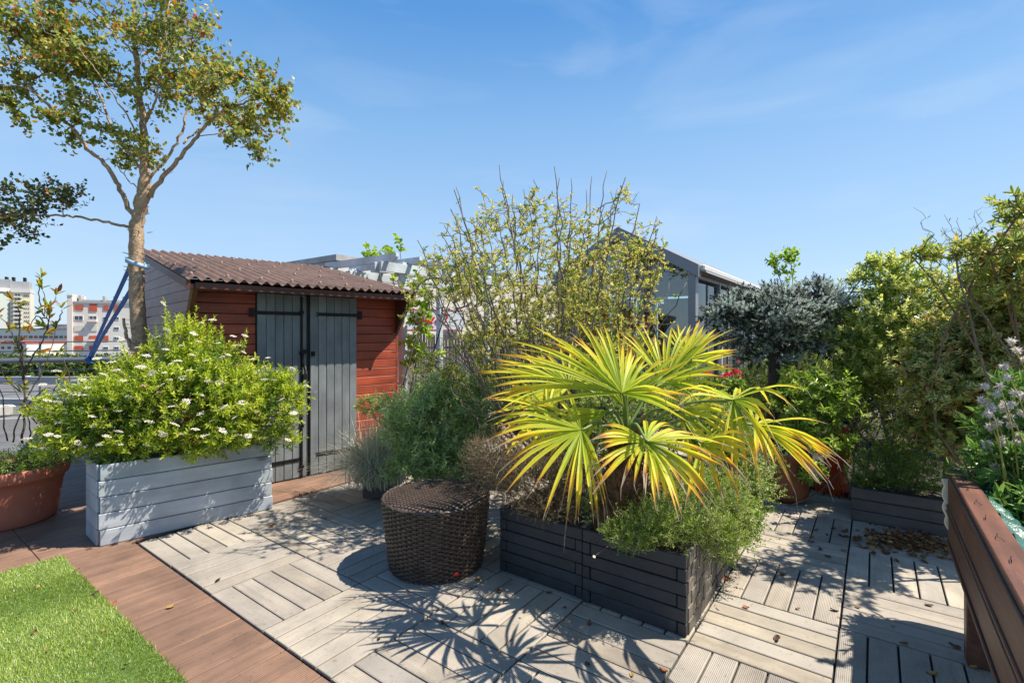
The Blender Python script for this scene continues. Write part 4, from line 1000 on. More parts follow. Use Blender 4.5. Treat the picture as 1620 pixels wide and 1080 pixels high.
for pts, ra, rb_, nm in limbs:
    P = spline(PP(pts), 6); P = P+rng.normal(0, .006, P.shape); R = np.linspace(ra, rb_, len(P))
    if nm == 'limb': R = R*.68
    if nm == 'trunk':
        R = np.interp(np.linspace(0,1,len(P)), [0,.25,.45,.52,.6,.7,1], [.072,.063,.056,.060,.038,.026,.009])*(1+rng.normal(0,.014,len(P)))
    V, Fs = polytube(P, R, 14 if nm == 'trunk' else 8)
    obj(nm, MB().add(V-to, Fs).mesh(nm, True), M['bark'], tr)
    if pts[0][1] < 500: nodes += [p for p in P[2:]] if nm == 'limb' else [p for p in P[40:]]
# stubs on the trunk
mb = MB()
for _ in range(46):
    f = rng.uniform(430, 640) if rng.uniform() < .5 else rng.uniform(330, 600)
    a = rng.uniform(0, 6.28); p = W(218+(8 if f < 330 else 0), f, TY); d = np.array([math.cos(a), math.sin(a), .25]); mb.add(*tubes([p+d*.07], [p+d*rng.uniform(.09,.125)], .005, .0025, 5))
obj('stubs', np_mesh('stubs', np.concatenate(mb.v)-to, [np.concatenate(f) for f in mb.f.values() if f]), M['bark'], tr)
es = [E(385,165,4.55,80,62,.45,300), E(440,160,4.5,32,34,.25,60), E(300,70,4.7,95,75,.6,250), E(330,140,4.9,70,60,.5,140), E(235,120,4.7,80,80,.55,150), E(225,215,4.6,60,45,.45,70), E(60,70,4.3,80,62,.5,230), E(125,130,4.5,80,55,.5,190), E(50,182,4.2,45,22,.3,50),
      E(140,220,4.6,52,30,.4,80), E(390,225,4.4,48,24,.3,60), E(190,15,4.8,150,50,.6,190), E(-30,110,4.2,50,90,.4,110), E(40,30,4.4,70,50,.4,130), E(110,60,4.6,50,40,.4,70), E(230,-10,4.7,150,40,.5,120), E(180,250,4.9,35,20,.3,24)]
A, Dd = sample(es, .15, clump=9, csize=.16, flat=.45)
P0, P1, R0, R1, en = grow(nodes, None, A, r0=.0019, step=.09, wander=.14, bias=.3)
mb = MB(); mb.add(*tubes(P0-to, P1-to, R0, R1, 4)); obj('twigs', mb.mesh('twigs', True), M['twig'], tr, kind='stuff')
D = nrm(nrm(en)+.3*Dd+rng.normal(0,.3,A.shape)+[0,0,.1])
kk_ = rng.uniform(0,1,len(A)) < .8; V, Fq = shoots((A-D*.05)[kk_], D[kk_], .17, 8, .040, .034, 1.15, True, .15, .1, .45); V1 = V
A3 = np.concatenate([P1[rng.integers(0, len(P1), 900)]]); D3 = nrm(rng.normal(0,1,A3.shape)+[0,0,.4]); V3, F3 = shoots(A3, D3, .05, 3, .034, .028, 1.1, True, .15, .1, .5)
obj('crown', np_mesh('crown', np.vstack([V1, V3])-to, [np.concatenate([Fq, F3+len(V1)])]), LM['tree'], tr)
es = [E(55,312,4.3,62,22,.25,70), E(25,350,4.25,48,24,.25,60), E(100,300,4.35,26,16,.15,22), E(-20,330,4.2,40,50,.25,50)]
A, Dd = sample(es, .2); nd = [p for p in spline(PP(limbs[1][0]), 6)[12:]]
P0, P1, R0, R1, en = grow(nd, None, A, r0=.0017, step=.09, wander=.14, bias=.3)
obj('twigs', MB().add(*tubes(P0-to, P1-to, R0, R1, 4)).mesh('twigs', True), M['twig'], tr, kind='stuff')
D = nrm(nrm(en)+.3*Dd+rng.normal(0,.3,A.shape)); V, Fq = shoots(A-D*.05, D, .14, 9, .034, .028, 1.15, True, .15, .1, .45)
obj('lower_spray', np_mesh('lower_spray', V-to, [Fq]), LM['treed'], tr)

# ---------------- spiraea in the pale trough
tc_ = g0+(g1-g0)*.5+BX*0+np.array([-.12,.14,.5])
es = [E(280,640,3.95,150,85,.30,1150), E(330,590,4.1,85,60,.25,330), E(285,560,4.2,55,42,.2,150), E(405,640,4.15,72,74,.25,430), E(170,660,3.75,85,70,.25,380), E(120,650,3.75,55,45,.2,120), E(100,690,3.7,45,35,.18,100), E(240,610,4.1,100,50,.25,200), E(440,625,4.2,36,50,.15,90), E(445,690,4.15,30,26,.12,50), E(320,690,3.85,100,26,.12,140), E(200,700,3.7,80,26,.12,120)]
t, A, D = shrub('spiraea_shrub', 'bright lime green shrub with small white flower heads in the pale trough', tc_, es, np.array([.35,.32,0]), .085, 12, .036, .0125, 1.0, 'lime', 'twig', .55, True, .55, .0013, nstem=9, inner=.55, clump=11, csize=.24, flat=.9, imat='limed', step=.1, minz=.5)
# bare leading shoots over the outline
k = np.argsort(-(A[:,2]-A[:,1]*.05))[:60]
V, Fq = shoots(A[k], nrm(D[k]+UP*1.2), .13, 14, .032, .011, .9, True); obj('leading_shoots', np_mesh('leading_shoots', V-tc_, [Fq]), LM['lime'], t)
# flower heads
def flowerhead(rad, n, flat=.35, pl=.008):
    u = nrm(rng.normal(size=(n,3))); u[:,2] = np.abs(u[:,2]); P = u*np.array([rad,rad,rad*flat])*rng.uniform(.6,1,(n,1)); Dn = nrm(rng.normal(0,1,(n,3))*[1,1,.4])
    return leaves(P-Dn*pl/2, Dn, nrm(u+[0,0,1.]), pl, pl*.8, .2, .1)
fm = [np_mesh('flower_head', *flowerhead(.033, 80, .4, .010)) for _ in range(3)]
cam_ = np.array([0,0,H]); dA = np.linalg.norm(A-cam_, axis=1); uA = (A-cam_)/dA[:,None]
cover = np.array([np.sum((dA < dA[q]-.04) & (np.linalg.norm(uA-uA[q], axis=1) < .012)) for q in range(len(A))])
cand = rng.permutation(np.where(cover <= 1)[0])
used_ = []
for a in cand:
    p = A[a]+nrm(D[a]+UP*.8-np.array([0,.4,0]))*.085
    if all(np.linalg.norm(p-q) > .075 for q in used_): used_.append(p)
    if len(used_) >= 120: break
for i, p in enumerate(used_):
    pk = rng.uniform() < .12
    o_ = obj('flower_head', fm[i % 3] if not pk else None, None, t, p-tc_, (rng.normal(0,.3), rng.normal(0,.3), rng.uniform(0,6))) if not pk else None
    if pk: o_ = obj('flower_head', bpy.data.meshes.get('pinkhead') or np_mesh('pinkhead', *flowerhead(.02, 40)), None, t, p-tc_)
    o_.scale = [rng.uniform(.6,1.15)]*3
for m_ in fm: m_.materials.append(LM['white'])
if bpy.data.meshes.get('pinkhead'): bpy.data.meshes['pinkhead'].materials.append(LM['pink'])

# ---------------- twiggy shrub in the terracotta pot
b = tpc+[0,0,.42]; tg = thing('twiggy_shrub', 'sparse twiggy shrub with a few yellow and red leaves in the terracotta pot', 'shrub', b)
TYt = 3.95
tw_ = [[(35,700),(38,650),(38,600),(35,560),(15,520),(0,500)],[(38,600),(33,550),(30,500),(26,478)],[(38,590),(60,550),(75,520),(72,490),(68,460)],[(35,640),(60,600),(78,560),(88,520)],[(75,520),(78,490)],[(70,500),(62,470),(63,440)],[(10,700),(5,640),(-10,580)],[(38,640),(70,680),(95,650),(110,600),(98,560)],[(35,620),(10,600),(-10,560)],[(60,690),(75,640),(95,600)],[(50,700),(45,660),(20,610)],[(20,700),(30,660),(65,620),(90,620),(130,690)],[(75,520),(60,500),(50,512)],[(35,560),(20,540),(5,540)],[(72,490),(84,480),(90,470)],[(88,520),(96,500),(98,490)]]
mb = MB(); tips = []
for i, q in enumerate(tw_):
    dy = rng.uniform(-.15,.15); P = spline(np.array([W(x, y, TYt+dy*k/3) for k, (x, y) in enumerate(q)]), 5); P += rng.normal(0,.004,P.shape)
    mb.add(*polytube(P-b, np.linspace(.009 if i < 2 else .006, .0025, len(P)), 5)); tips.append((P[-1], P[-1]-P[-3]))
    for k in range(len(P)//4): tips.append((P[4*k], P[4*k]-P[max(0,4*k-2)]+rng.normal(0,.05,3))) if rng.uniform() < .42 and P[4*k][2] > .9 else None
obj('stems', mb.mesh('stems', True), M['twigd'], tg)
T = np.array([p for p, d in tips]); Dn = np.array([d for p, d in tips])+[1e-4,0,1e-3]
V, Fq = shoots(T, Dn, .05, 6, .075, .026, .9, True, .25, .15, .3); obj('foliage', np_mesh('foliage', V-b, [Fq]), LM['mag'], tg)
es = [(b+[.05,0,.04], np.array([.40,.36,.10]), 420), (b+[.25,.1,.12], np.array([.25,.2,.12]), 140)]
shrub('groundcover_plant', 'low dark green trailing plant filling the terracotta pot', b+[0,0,.001], es, np.array([.25,.25,0]), .06, 8, .022, .010, 1.1, 'limed', 'twigg', .3, False, .3, .001, nstem=5, inner=.3, cat='plant', imat='dark')

# ---------------- yellow-budded twiggy bush
yb = np.array([.36, 4.22, .0])
ybt = thing('budding_bush', 'big open twiggy bush with tiny yellow leaves behind the palm', 'shrub', yb)
stems = []; nodes = []
tipsY = [(720,295),(760,300),(790,265),(745,350),(880,262),(905,280),(960,270),(1010,320),(1040,345),(1045,400),(985,285),(835,300),(700,370),(665,400),(660,440),(650,520),(700,500),(1060,450),(1040,500),(850,330),(930,300),(810,340),(1000,380),(770,400),(680,560),(1050,560),(720,560),(900,350)]
tipsY += [(x+rng.normal(0,28), y+abs(rng.normal(10,22))) for x, y in tipsY]
for i, (x, y) in enumerate(tipsY):
    dy = rng.uniform(-.75,.75); tip = W(x, y, yb[1]+dy); b0 = yb+np.array([rng.normal(0,.09), rng.normal(0,.06), .30]); mid = b0+(tip-b0)*.5+np.array([(tip[0]-b0[0])*.06, dy*.1, -.04])
    P = spline(np.array([b0, mid, tip]), 12); P += rng.normal(0,.012,P.shape); stems.append((P, np.linspace(.012,.0032,len(P)))); nodes += list(P[4:])
mb = MB()
for P, R in stems: mb.add(*polytube(P-yb, R, 5))
mb.add(*polytube(np.array([[0,0,0],[0,0,.15],[.01,0,.33]]), [.06,.055,.05], 8))
es = [E(860,430,4.2,190,120,.85,1700), E(870,530,4.2,200,80,.8,1100), E(700,470,4.2,70,80,.5,150), E(1010,430,4.2,45,75,.35,150), E(800,330,4.2,75,50,.4,90), E(940,330,4.2,80,50,.4,90), E(690,570,4.1,60,40,.35,50), E(770,590,4.05,80,40,.3,90)]
A, Dd = sample(es, .1, clump=7, csize=.14, flat=1)
P0, P1, R0, R1, en = grow(nodes, None, A, r0=.0021, step=.09, wander=.10, bias=.25)
def thin(T, keep=1.0):
    px_ = 810+F*T[:,0]/T[:,1]; py_ = HZ-F*(T[:,2]-H)/T[:,1]; pr = np.clip(1.15-.9*(T[:,2]-1.9), .32, 1)*keep
    pr = np.where((px_ > 640) & (px_ < 742) & (py_ > 480) & (py_ < 530), .12, pr)       # the window through to the sign
    return rng.uniform(0,1,len(T)) < pr
mb.add(*tubes(P0-yb, P1-yb, R0, R1, 4))
# spurs
q = rng.integers(0, len(P1), 3200); Ds = nrm(rng.normal(0,1,(3200,3))+[0,0,.3]); mb.add(*tubes(P1[q]-yb, P1[q]+Ds*rng.uniform(.015,.05,(3200,1))-yb, .0014, .0009, 3))
obj('branches', mb.mesh('branches', True), M['twigg'], ybt)
q = rng.integers(0, len(P1), 5000); k = thin(P1[q]); T = P1[q][k]; V, Fq = shoots(T, nrm(rng.normal(0,.6,T.shape)+[0,0,.8]), .014, 5, .024, .0125, 1.0, False, .3, .1, .4)
kt = thin(A); V2, F2 = shoots(A[kt], nrm(nrm(en)+UP*.4)[kt], .035, 6, .025, .013, .9, False, .3, .1, .4)
obj('yellow_leaves', np_mesh('yellow_leaves', np.vstack([V, V2])-yb, [np.concatenate([Fq, F2+len(V)])]), LM['yel'], ybt)
top = [p for P, R in stems for p in P[-14::2]]; q = rng.integers(0, len(P1), 1500)
T = np.concatenate([P1[q], np.array(top)[rng.uniform(0,1,len(top)) < .4]]); T = T[thin(T, .9)]; V, Fq = shoots(T, nrm(rng.normal(0,.6,T.shape)+[0,0,.6]), .035, 6, .028, .014, 1.0)
obj('green_leaves', np_mesh('green_leaves', V-yb, [Fq]), LM['limed'], ybt)

# ---------------- lavender mass behind the stool, fescue, weeds
lb = np.array([-.55, 4.25, .28])
es = [E(690,665,4.25,75,62,.3,560), E(655,690,4.3,50,55,.25,300), E(720,625,4.4,65,40,.28,300), E(655,640,4.6,60,32,.25,200), E(700,725,4.1,70,35,.2,320), E(640,740,4.15,34,22,.15,90), E(760,650,4.2,40,60,.2,170)]
t, A, D = shrub('lavender_bush', 'dense green lavender bush leaning over the back of the wicker stool', lb, es, np.array([.25,.1,0]), .085, 11, .048, .0105, .8, 'lav', 'twigg', .4, False, .5, .0012, nstem=8, inner=.45, clump=12, csize=.28, flat=.9, imat='lav', minz=.1)
q = np.argsort(-A[:,2]+rng.normal(0,.1,len(A)))[:34]; mb = MB(); Vs = []
for a in q:
    d = nrm(np.array([rng.normal(.1,.35), rng.normal(0,.3), 1.0])); p = A[a]; e_ = p+d*rng.uniform(.12,.22); mb.add(*tubes([p-lb], [e_-lb], .0012, .0012, 3)); Vs.append((e_, d))
obj('flower_stalks', mb.mesh('flower_stalks'), M['twigg'], t, kind='stuff')
V, Fq = shoots(np.array([a for a, b_ in Vs]), np.array([b_ for a, b_ in Vs]), .04, 26, .008, .006, 1.2); obj('lavender_flowers', np_mesh('lavender_flowers', V-lb, [Fq]), LM['purple'], t)
# lavender stalks further back
lb2 = np.array([-.45, 6.2, 0]); es = [E(740,620,6.2,75,30,.4,260), E(700,600,6.4,60,18,.3,120)]
t, A, D = shrub('leaning_lavender', 'old grey lavender with leaning purple spikes before the reed fence', lb2, es, np.array([.3,.1,0]), .09, 10, .04, .006, .8, 'lav', 'twigg', .3, False, .5, .0014, nstem=6, inner=.2)
Vs = []; mb = MB()
for k in range(60):
    p = W(rng.uniform(670,790), rng.uniform(575,625), 6.2+rng.normal(0,.3)); d = nrm(np.array([-.75+rng.normal(0,.15), rng.normal(0,.2), .65])); e_ = p+d*.28; mb.add(*tubes([p-lb2], [e_-lb2], .003, .002, 3)); Vs.append((e_, d))
obj('flower_stalks', mb.mesh('flower_stalks'), M['twigg'], t, kind='stuff')
V, Fq = shoots(np.array([a for a, b_ in Vs]), np.array([b_ for a, b_ in Vs]), .06, 26, .012, .009, 1.2); obj('lavender_flowers', np_mesh('lavender_flowers', V-lb2, [Fq]), LM['purple'], t)

def blades(base, n, Lmin, Lmax, wd, spread, lean, mat, par_name, k=6, upf=1.0):
    """arching grass blades"""
    a = rng.uniform(0, 6.28, n); b0 = base+np.column_stack([rng.normal(0,spread,n), rng.normal(0,spread,n), np.zeros(n)])
    dirh = np.column_stack([np.cos(a), np.sin(a), np.zeros(n)])*rng.uniform(.15,1,(n,1))+lean; ln = rng.uniform(Lmin, Lmax, n)[:,None]
    V = []; Sd = nrm(np.cross(nrm(dirh+1e-5), UP))
    for f in np.linspace(0, 1, k):
        c = b0+dirh*ln*(f**1.3)*.8+UP*ln*upf*(f-.72*f*f*np.clip(np.linalg.norm(dirh,axis=1,keepdims=True),0,1.3))
        ww = wd*(1-f**2)*.5+.0003; V.append(c+Sd*ww); V.append(c-Sd*ww)
    V = np.stack(V, 1); i = np.arange(k-1)*2; q = np.stack([i, i+1, i+3, i+2], 1)
    return V.reshape(-1,3), (q[None]+(np.arange(n)*2*k)[:,None,None]).reshape(-1,4)
gb = np.array([-1.22, 4.62, .14]); t = thing('grey_grass_tuft', 'silvery arching grass tuft between the grey shed door and the lavender', 'grass', gb)
V, Fq = blades(gb, 1900, .42, .78, .0058, .10, np.array([-.22,-.16,0]), LM['fesc'], '', 7, 1.05); obj('grass_blades', np_mesh('grass_blades', V-gb, [Fq]), LM['fesc'], t)
pt = board('pot_block', t, (0,.05,-.06), (.3,.3,.12), M['lowpl'])
es = [E(585,640,4.7,22,18,.1,50), E(620,650,4.7,26,20,.12,60)]
shrub('pale_herb', 'pale green soft leaved herb rising above the silvery grass', gb+[.1,.1,0], es, None, .06, 9, .03, .016, 1.0, 'small', 'twigg', .2, nstem=3, inner=0, cat='plant')

# ---------------- heather in the left dark planter
hb = grid(.95, .35, .36)
es = [E(850,760,3.15,85,50,.26,850), E(800,730,3.3,70,45,.25,500), E(890,720,3.3,60,45,.25,380), E(770,720,3.5,40,40,.2,200), E(870,800,3.0,55,22,.14,200)]
shrub('heather_bush', 'dry brown heather spilling over the dark planter beside the stool', hb, es, np.array([.2,.2,0]), .075, 26, .011, .0028, .9, 'heath', 'twigd', .35, False, .35, .0011, nstem=9, inner=.4, step=.08, wander=.2)
# daisies / erigeron in the front planter
eb = grid(.9, -.3, .37)
es = [E(1060,820,2.65,85,35,.2,520), E(1120,790,2.9,70,50,.2,480), E(1000,845,2.6,50,18,.14,200), E(1140,850,2.7,40,40,.12,220), E(960,800,2.9,40,25,.12,100), E(1080,760,3.0,60,30,.2,220)]
t, A, D = shrub('erigeron_plant', 'feathery green daisy plant tumbling over the front dark planter corner', eb, es, np.array([.22,.2,0]), .06, 11, .020, .0055, .95, 'small', 'twigg', .35, False, .4, .0008, nstem=9, inner=.4, cat='plant', imat='limed')
dm = MB(); V, Fq = leaves(np.zeros((14,3)), np.column_stack([np.cos(np.arange(14)*.449), np.sin(np.arange(14)*.449), np.full(14,.15)]), np.tile(UP,(14,1)), .009, .004, .1, .1); daisy = np_mesh('daisy_flower', V, [Fq]); daisy.materials.append(LM['white'])
for x, y in ((940,880),(1018,862),(1030,853),(980,810),(985,822),(1015,805),(1083,876),(935,795),(1078,803),(975,858),(1115,820),(1060,860),(1130,880),(1000,870)):
    o_ = obj('daisy_flower', daisy, None, t, W(x, y, 2.5+.002*(880-y))-eb, (rng.uniform(.2,1.1), rng.normal(0,.3), rng.uniform(0,3)))
P = spline(np.array([W(985,850,2.6), W(960,865,2.55), W(941,879,2.52)]), 5); obj('daisy_stem', MB().add(*polytube(P-eb, .001, 4)).mesh('daisy_stem'), M['twigg'], t)
# small leaved shrub on the right hand planter
sb2 = grid(1.55, -.35, .36)
es = [E(1172,775,3.3,46,54,.22,540), E(1180,715,3.5,46,46,.22,340), E(1140,690,3.5,60,50,.25,420), E(1170,820,3.0,34,34,.15,260), E(1080,650,3.5,90,50,.25,480), E(960,640,3.6,70,35,.25,260), E(1040,610,3.9,100,30,.3,200)]
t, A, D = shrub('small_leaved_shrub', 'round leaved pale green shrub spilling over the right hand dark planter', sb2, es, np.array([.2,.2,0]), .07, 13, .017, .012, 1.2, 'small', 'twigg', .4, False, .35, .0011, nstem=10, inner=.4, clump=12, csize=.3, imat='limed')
k = np.argsort(A[:,2]+rng.normal(0,.05,len(A)))[:70]
V, Fq = shoots(A[k], nrm(rng.normal(0,.5,(70,3))+[.25,-.5,-.5]), .13, 14, .017, .012, 1.2); obj('trailing_shoots', np_mesh('trailing_shoots', V-sb2, [Fq]), LM['small'], t)

shrub('rear_planter_shrub', 'fine leaved green shrub in the rear dark planter behind the palm trunk', grid(1.55,.3,.35), [E(930,690,3.5,60,36,.2,240), E(880,680,3.7,50,36,.2,160), E(970,700,3.3,40,40,.15,150)], np.array([.15,.15,0]), .07, 12, .024, .010, 1.0, 'small', 'twigg', .3, nstem=5, inner=.4, imat='limed')
# ---------------- blue spruce on a stem
spb = np.array([2.66, 5.05, 0.0]); spt = thing('blue_spruce', 'grafted blue spruce with a flat blue grey crown on a bare stem', 'tree', spb)
P = spline(np.array([spb, spb+[.0,0,.5], W(1224,620,5.05), W(1226,560,5.05), W(1235,520,5.05)]), 5); obj('trunk', MB().add(*polytube(P-spb, np.linspace(.065,.05,len(P)), 10)).mesh('trunk', True), M['twigd'], spt)
nodes = list(P[-8:])
es = [E(1160,485,4.9,45,24,.25,330), E(1235,490,4.8,70,36,.3,560), E(1300,480,5.1,44,32,.3,330), E(1180,525,4.9,60,28,.3,330), E(1270,530,5.0,70,32,.35,420), E(1130,500,4.9,24,14,.15,110), E(1230,465,5.0,45,18,.25,240), E(1290,455,5.1,28,12,.2,130), E(1210,565,5.0,50,18,.25,180), E(1325,490,5.2,22,20,.15,100), E(1170,468,4.95,22,12,.15,90)]
es = [(c, r, int(n_*1.25)) for c, r, n_ in es]; A, Dd = sample(es, .5, clump=22, csize=.30, flat=.45)
P0, P1, R0, R1, en = grow(nodes, None, A, r0=.0022, step=.12, wander=.12)
obj('limbs', MB().add(*tubes(P0-spb, P1-spb, R0, R1, 4)).mesh('limbs', True), M['twigd'], spt)
D = nrm(Dd*.7+nrm(en)*.5+UP*.35+rng.normal(0,.25,A.shape)); V, Fq = shoots(A-D*.03, D, .055, 46, .017, .0052, 1.2, False, .1, 0, .25)
obj('crown', np_mesh('crown', V-spb, [Fq]), LM['spruce'], spt)
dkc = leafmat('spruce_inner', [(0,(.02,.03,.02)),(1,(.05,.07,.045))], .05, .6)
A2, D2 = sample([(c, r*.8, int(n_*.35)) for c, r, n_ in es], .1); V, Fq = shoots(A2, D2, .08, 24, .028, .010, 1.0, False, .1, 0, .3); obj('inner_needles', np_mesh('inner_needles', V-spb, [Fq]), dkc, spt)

# sapling behind the spruce
shrub('maple_sapling', 'bright green sapling top rising behind the blue spruce', np.array([3.35,6.1,0]), [E(1240,420,6.1,16,26,.12,26), E(1226,412,6.1,10,10,.08,9), E(1252,402,6.1,10,14,.08,12)], None, .10, 7, .052, .036, 1.1, 'vine', 'twig', .1, True, .8, .002, nstem=2, inner=0, cat='tree')
# ---------------- shrubs to the right
def SH(name, label, px, py, Y, es, **kw):
    b = W(px, 527, Y); b[2] = 0; return shrub(name, label, b, [E(*e) for e in es], kw.pop('roots', np.array([.2,.15,0])), **kw)
SH('dark_conifer', 'dark green clipped conifer under the blue spruce canopy', 1195, 0, 6.0, [(1195,610,6.0,42,48,.35,420),(1200,680,5.9,40,50,.3,260),(1280,600,5.9,60,40,.35,300)], s=.07, m=16, Ln=.022, Wd=.008, alpha=.9, mat='dark', tm='twigd', nstem=4, r0=.002)
SH('whorled_shrub', 'bright green shrub with whorled oblong leaves growing over the brown pot', 1245, 0, 4.55, [(1300,635,4.5,50,44,.3,60),(1275,605,4.6,44,26,.25,36),(1250,650,4.6,40,44,.25,48),(1330,620,4.5,34,30,.2,30),(1290,690,4.4,34,26,.2,28),(1285,745,4.3,24,16,.12,16),(1330,700,4.4,20,20,.1,14)], s=.03, m=9, Ln=.062, Wd=.021, alpha=1.25, mat='choi', tm='twig', shell=.3, six=True, up=.6, nstem=6, r0=.002, inner=.5, imat='limed')
SH('variegated_bush', 'tall bush with yellow edged leaves to the right of the blue spruce', 1420, 0, 4.9, [(1400,520,4.8,75,75,.4,520),(1400,440,4.8,50,38,.3,190),(1470,500,4.7,60,80,.35,360),(1360,560,4.8,45,60,.3,240),(1440,590,4.7,70,50,.35,330),(1375,620,4.8,60,40,.3,180),(1385,425,4.8,14,22,.1,30)], s=.07, m=10, Ln=.046, Wd=.019, alpha=1.0, mat='var', tm='twigd', clump=9, csize=.24, shell=.4, six=True, nstem=9, r0=.0022, inner=.35, imat='limed', up=.8)
SH('holly_bush', 'broad bush of dark leaves with cream and russet edges at the right edge', 1560, 0, 3.9, [(1540,600,3.8,100,95,.4,620),(1590,520,3.7,80,85,.4,440),(1500,560,3.9,50,80,.35,240),(1610,420,3.5,60,70,.35,260),(1500,680,3.9,70,45,.3,220),(1640,600,3.4,60,120,.35,260)], s=.06, m=8, Ln=.052, Wd=.032, alpha=1.15, mat='holly', tm='twigd', clump=8, csize=.22, shell=.3, six=True, nstem=9, r0=.0025, inner=.5, fold=.15, imat='holly')
SH('overhanging_bush', 'leafy branches with glossy edged leaves reaching in from the upper right edge', 1720, 0, 3.3, [(1600,325,3.2,32,24,.15,22),(1510,395,3.3,60,16,.2,24),(1580,385,3.2,60,26,.25,34),(1625,450,3.2,60,50,.3,45),(1465,402,3.3,26,9,.1,12),(1540,450,3.3,80,36,.25,32),(1670,380,3.1,50,90,.3,50)], s=.06, m=9, Ln=.058, Wd=.022, alpha=1.1, mat='over', tm='twig', shell=.1, six=True, nstem=6, r0=.0024, inner=0)
# curly willow
cwb = W(1500, 527, 4.6)*[1,1,0]; cw = thing('curly_willow', 'corkscrew willow twigs above the shrubs at the upper right', 'tree', cwb); mb = MB(); T = []
for k in range(26):
    x0, y0 = rng.uniform(1480,1580), rng.uniform(420,440); x1 = x0+rng.normal(0,35); y1 = rng.uniform(325,395)
    if k == 0: x0, y0, x1, y1 = 1490, 400, 1455, 352
    P = np.array([W(x0+(x1-x0)*f, y0+(y1-y0)*f, 4.6) for f in np.linspace(0,1,16)]); ph = rng.uniform(0,6.28,2); f = np.arange(16)
    P[:,0] += .022*np.sin(f*1.7+ph[0]); P[:,1] += .03*np.cos(f*1.5+ph[1]); P[:,2] += .012*np.sin(f*2.1+ph[1]); mb.add(*polytube(P-cwb, np.linspace(.0045,.0016,16), 4))
    if k > 3: T += list(P[4::3])
mb.add(*polytube(np.array([cwb, cwb+[.05,0,1.0], W(1530,440,4.6)])-cwb, [.05,.04,.02], 7))
obj('branches', mb.mesh('branches', True), M['twigg'], cw); T = np.array(T); V, Fq = shoots(T, nrm(rng.normal(0,.6,T.shape)+[0,0,.3]), .04, 3, .045, .009, .8); obj('foliage', np_mesh('foliage', V-cwb, [Fq]), LM['small'], cw)
# bare twig tangle under the bushes
SH('twig_tangle', 'tangle of bare twigs and undergrowth above the low grey planter', 1400, 0, 4.55, [(1400,670,4.5,75,60,.35,420),(1330,660,4.7,50,50,.3,160),(1470,640,4.3,50,60,.3,200)], s=.05, m=3, Ln=.03, Wd=.014, alpha=1.1, mat='lime', tm='twigg', shell=.1, nstem=10, r0=.0026, wander=.3, inner=0, bareness=.35, roots=np.array([.4,.1,0]))
lpb = G(1346,822)-BX*.42+AX*.22+UP*.22
t, A, D = shrub('daisy_clump', 'low green clump dotted with tiny white daisies in the low grey planter', lpb, [E(1400,740,4.1,60,32,.18,420), E(1460,750,3.9,45,30,.16,260), E(1370,760,4.1,30,18,.12,110), E(1430,700,4.2,60,34,.2,220)], np.array([.25,-.12,0]), .06, 11, .020, .007, 1.0, 'limed', 'twigd', .35, nstem=6, inner=.4, cat='plant', imat='dark', r0=.001)
for x, y in ((1390,752),(1362,740),(1405,770),(1383,772),(1455,745),(1465,770),(1418,735),(1440,710),(1487,778),(1371,758)): obj('daisy_flower', daisy, None, t, W(x, y, 3.85)-lpb, (rng.uniform(.5,1.2),0,rng.uniform(0,3)))
# back hedge
hm = SH('back_hedge', 'dark dense hedge closing off the terrace behind the shrubs', 1500, 0, 6.6, [(1350,600,6.6,170,90,.5,1100),(1290,520,6.9,80,45,.4,300),(1560,560,6.2,150,130,.5,800),(1250,640,6.8,100,60,.4,350)], s=.10, m=11, Ln=.065, Wd=.042, alpha=1.1, mat='dark', tm='twigd', clump=14, csize=.22, shell=.2, nstem=10, r0=.003, inner=.3, cat='hedge', roots=np.array([1.2,.2,0]))
SH('mid_hedge', 'mid green loose shrub in the gap behind the palm and the budding bush', 1000, 0, 5.9, [(880,620,5.9,120,40,.4,420),(1060,610,5.6,90,50,.35,350),(800,610,5.9,60,40,.3,200),(1130,650,5.3,60,60,.3,220)], s=.08, m=10, Ln=.034, Wd=.014, alpha=1.0, mat='limed', tm='twigd', clump=10, csize=.25, shell=.25, nstem=8, r0=.002, inner=.3, roots=np.array([.8,.2,0]))
# red geraniums
gbx = W(1150, 640, 4.35)*[1,1,0]; box_planter('window_box', 'narrow grey trough holding the red geraniums behind the palm', 'planter', gbx+[-.3,.1,0], gbx+[.3,-.05,0], .2, .62, 4, M['lowpl'])
t, A, D = shrub('red_geranium', 'geranium with scarlet flower heads seen behind the palm leaves', gbx+[0,.1,.57], [E(1146,612,4.35,34,20,.14,60)], None, .04, 7, .04, .038, 1.1, 'limed', 'twigg', .2, nstem=3, inner=.3, cat='plant')
rm = np_mesh('flower_head', *flowerhead(.045, 60, .7, .022)); rm.materials.append(LM['redf'])
for x, y, s_ in ((1120,592,.8),(1143,597,.9),(1153,594,1),(1165,590,1),(1115,594,.6),(1170,596,.5),(1148,578,.5),(1168,572,.4)): o_ = obj('flower_head', rm, None, t, W(x, y, 4.18)-(gbx+[0,.1,.57])); o_.scale = [s_*.95]*3
# grape vine on the pergola
vb = np.array([-1.5, 7.0, 0]); 
shrub('grape_vine', 'bright green grape vine climbing the pergola post beside the shed', vb, [E(665,480,6.9,28,60,.15,60), E(655,560,6.9,24,34,.12,34), E(690,570,6.9,16,16,.1,10), E(600,398,7.6,22,14,.3,22), E(625,430,7.4,20,10,.3,12), E(690,430,7.6,50,20,.3,30), E(632,385,7.2,6,12,.05,5), E(735,450,7.8,60,24,.3,40)], np.array([.05,.05,0]), .08, 6, .07, .062, 1.2, 'vine', 'twigd', .1, True, .2, .003, nstem=6, inner=0, cat='climber')

